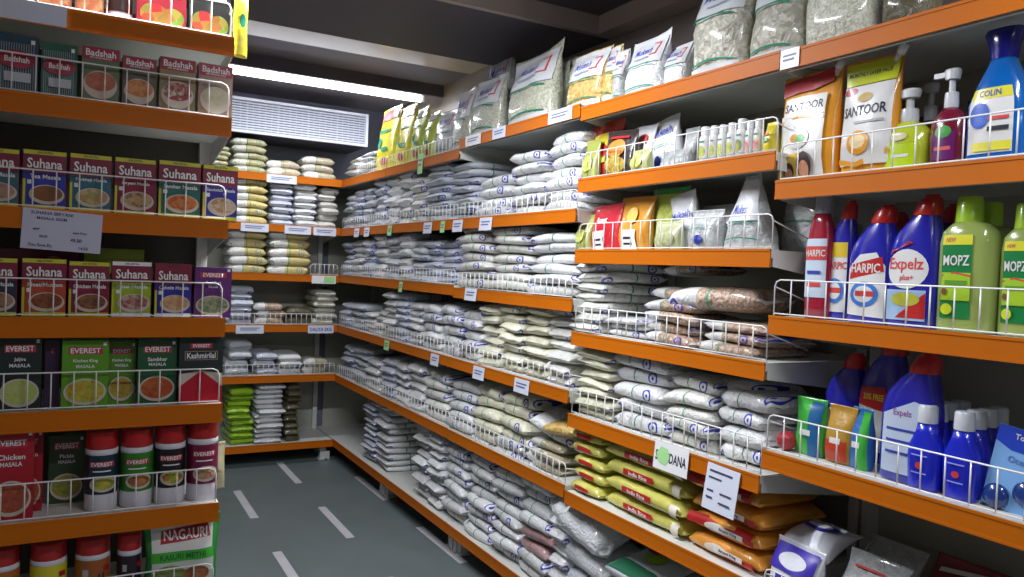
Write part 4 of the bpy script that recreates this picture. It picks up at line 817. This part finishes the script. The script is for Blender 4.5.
cx, w_, h_ = Lp(143, 220, 524, z, .02)
pouch('herb_packet', (cx, 2.37, z+.001), 0, w_, h_, .08, mat((.02,.25,.04),.45,coat=.15,bump=.3,bscale=25), [('rect',.06,.62,.93,.95,WF),('poly',[(.18,.72),(.2,.88),(.86,.92),(.9,.76)],RDC),('txt','NAGAURI',.54,.82,.12,.62,WHITE),('rect',.05,.50,.95,.62,mat((.05,.40,.04),.3)),('txt','KASURI METHI',.5,.56,.07,.7,mat((.01,.12,.02),.4)),('rect',.06,.08,.95,.5,mat((.5,.55,.5),.4)),('ell',.3,.3,.26,.16,food((.15,.2,.04),(.25,.3,.1))),('ell',.7,.32,.18,.1,food((.25,.08,.03),(.35,.15,.06)))],
      'green and white dried herb packet with maroon band, lowest visible shelf of left rack', 'packet', seed=2, pointy=.05)
# packets hanging on the end of the left rack
for (X, Y, Z, W_, H_, m, lab) in ((.385,2.33,1.985,.04,.20,YEL,'yellow snack packet hanging at the top end of the left rack'),(.385,2.50,1.22,.045,.15,MILK,'white packet hanging on the end of the left rack by the fourth shelf'),
        (.378,2.42,.72,.04,.14,col(.55,.5,.3,bump=.3,var=.3),'pale patterned packet hanging low on the end of the left rack')):
    pouch('hanging_packet', (X, Y, Z), .15, W_, H_, .03, m, [('ell',.5,.5,.25,.1,GRN if m is YEL else mat((.5,.5,.3),.4))], lab, 'packet', seed=int(Z*10))
# ================================================================== PRICE TAGS
def ptag(rackc, px, z, w_, h_, m, label, text=None, lines=3, tilt=.0, fwd=.0055, drop=.0, rl=0., kind='price_tag'):
    b = bmesh.new(); bx(b, -w_/2, 0, -h_, w_/2, .0012, 0)
    o = mkobj(kind, b, m)
    if rackc == 'R': o.location = (XR-fwd, RY(px, z, XR-fwd), z-drop); o.rotation_euler = (tilt, rl, -PI/2)
    elif rackc == 'B': o.location = (LX(px, z, YB-fwd), YB-fwd, z-drop); o.rotation_euler = (tilt, rl, 0)
    else: o.location = (LX(px, z, 2.3-fwd), 2.3-fwd, z-drop); o.rotation_euler = (tilt, rl, 0)
    tag(o, label, 'price tag', 'shelf price tags')
    it = text or [('rect',.15,.62-.22*k,.85-.1*(k % 2),.72-.22*k,mat((.12,.14,.3),.5)) for k in range(2)]
    decal('tag_print', it, lambda x, zz, off: ((x-.5)*w_, -off, (zz-1)*h_), w_, h_, o)
    return o
tg = [(357,1,PAPER,.10),(367,1,PAPER,.10),(390,1,GREENP,.07),(428,1,PAPER,.11),(443,1,GREENP,.05),(458,1,PAPER,.11),(486,1,PAPER,.12),(401,2,GREENP,.05),(471,2,PAPER,.12),(387,3,GREENP,.08),(435,3,PAPER,.10),(479,3,PAPER,.11),(522,3,PAPER,.12)]
for i, (px, l, m, w_) in enumerate(tg):
    ptag('R', px, LF1[l]-.004, w_, .058, m, f"{'green' if m is GREENP else 'white'} price tag, {ORDN[sum(1 for t_ in tg[:i] if t_[1]==l)]} from the corner on the {ORD[l] if l else 'top'} shelf edge, long rack", tilt=-.08)
ptag('R', 421, LF1[0]+.03, .065, .11, GREENP, 'tall green tag clipped over the top shelf edge below the yellow packets', tilt=-.04)
ptag('R', 473, LF2[0]+.004, .16, .05, WHITE, 'white shiny tag at the step of the top shelf edge')
ptag('R', 499, LF2[0]+.004, .12, .05, PAPER, 'pale tag right of the shiny one on the top shelf edge')
ptag('R', 560, LF2[0]+.004, .17, .05, PAPER, 'pale tag below the pasta bag on the top shelf edge')
ptag('R', 790, LN[0]+.004, .06, .05, WHITE, 'white tag at the near bay start of the top shelf edge')
for px, l, m, w_, lab in ((282,0,PAPER,.20,'wide white tag on the top shelf edge of the end rack'),(255,1,PAPER,.18,'white tag left on the second shelf edge of the end rack'),(298,1,PAPER,.18,'grey-white tag centred on the second shelf edge of the end rack'),(325,1,PAPER,.16,'white tag right on the second shelf edge of the end rack'),
        (324,2,WHITE,.17,'white and green tag on the third shelf edge of the end rack'),(250,3,PAPER,.18,'white tag left on the fourth shelf edge of the end rack'),(321,3,PAPER,.18,'white lettered tag right on the fourth shelf edge of the end rack')):
    tx = [('rect',.5,.1,.95,.9,GREENP)] if l == 2 else ([('txt','DALIYA 2KG',.5,.5,.45,.85,BLU)] if (l == 3 and px > 300) else None)
    ptag('B', px, LB[l]-.002, w_, .055, m, lab, text=tx)
ptag('L', 29, LL[0]+.004, .165, .052, mat((.55,.56,.66),.35), 'long blank white strip on the top shelf edge of the left rack', text=[('rect',.1,.4,.11,.41,PAPER)])
CARD = mat((.50,.50,.62), .3, coat=.3)
NV = mat((.06,.06,.12), .5)
ptag('L', 64, LL[2]-.002, .178, .102, CARD, 'large printed price card hanging from the third shelf of the left rack', fwd=.006, rl=.045,
     text=[('txt','SUHANA BIRYANI',.36,.91,.085,.64,NV),('txt','MASALA 50GM',.36,.78,.075,.52,NV),('txt','MRP',.18,.50,.055,.16,NV),('txt','58.00',.27,.33,.06,.16,NV),('txt','Sales Price',.72,.48,.055,.3,NV),('txt','43.50',.68,.29,.085,.2,NV),('txt','You Save Rs.',.24,.11,.075,.42,NV),('txt','14.50',.78,.10,.075,.19,NV)])
ptag('R', 672, LM[4]+.010, .155, .085, WHITE, 'white card lettered in black with a green blot, middle bay edge', fwd=.006, rl=.0, tilt=-.08,
     text=[('txt','SABUDANA',.5,.5,.46,.9,INK),('poly',[(.08,.55),(.2,.85),(.4,.8),(.48,.5),(.38,.2),(.16,.25)],GREENP)])
ptag('R', 724, LM[4]-.005, .125, .13, PAPER, 'curling printed paper sheet hanging beside the lettered card, middle bay', fwd=.006, tilt=-.12, rl=.03,
     text=[('rect',.1,.82,.8,.87,NV),('rect',.1,.68,.5,.72,NV),('rect',.1,.4,.3,.44,NV),('rect',.5,.4,.85,.44,NV),('rect',.1,.25,.3,.29,NV),('rect',.5,.2,.85,.24,NV)])
# bags past the 300 that show largest: one countless mass of far, small bags
def showsize(o):
    v = o.location-Vector((0,0,EYE)); d = v.dot(fw); b = o.data.vertices
    return o['_s']/max(.1, d)**2
bags = [o for o in bpy.data.objects if o.type == 'MESH' and o.parent is None and o.name.startswith('grain_bag')]
keep = 300
srt = sorted([o for o in bags if '_s' in o.keys()], key=lambda o: -showsize(o)); free = [o for o in bags if '_s' not in o.keys()]
far = srt[keep-len(free):]
if far:
    vs, fs, uvs, mi, mats = [], [], [], [], []
    for o in far:
        M = Matrix.LocRotScale(o.location, o.rotation_euler, None); b0 = len(vs); me = o.data
        if me.materials[0] not in mats: mats.append(me.materials[0])
        k = mats.index(me.materials[0]); vs += [M @ v.co for v in me.vertices]
        fs += [tuple(b0+i for i in p.vertices) for p in me.polygons]; mi += [k]*len(me.polygons); uvs += [tuple(l.uv) for l in me.uv_layers[0].data]
    me = bpy.data.meshes.new('grain_bag'); me.from_pydata(vs, [], fs); uvl = me.uv_layers.new(name='UVMap')
    for l, u in zip(uvl.data, uvs): l.uv = u
    for m in mats: me.materials.append(m)
    me.polygons.foreach_set('material_index', mi); me.polygons.foreach_set('use_smooth', [True]*len(fs))
    for o in far: bpy.data.objects.remove(o)
    fo = bpy.data.objects.new('distant_grain_bags', me); C.objects.link(fo); fo['kind'] = 'stuff'
    tag(fo, 'small far bags filling the shelves around the corner of the long and end racks', 'bags')
for o in bpy.data.objects:
    if '_s' in o.keys(): del o['_s']
sc = bpy.context.scene
w = bpy.data.worlds.new('world'); sc.world = w; w.use_nodes = True
w.node_tree.nodes['Background'].inputs[0].default_value = (.5,.55,.7,1); w.node_tree.nodes['Background'].inputs[1].default_value = .05
sc.view_settings.view_transform = 'Standard'; sc.view_settings.look = 'None'; sc.view_settings.gamma = 1; sc.view_settings.use_curve_mapping = False
sc.view_settings.exposure = 0.0
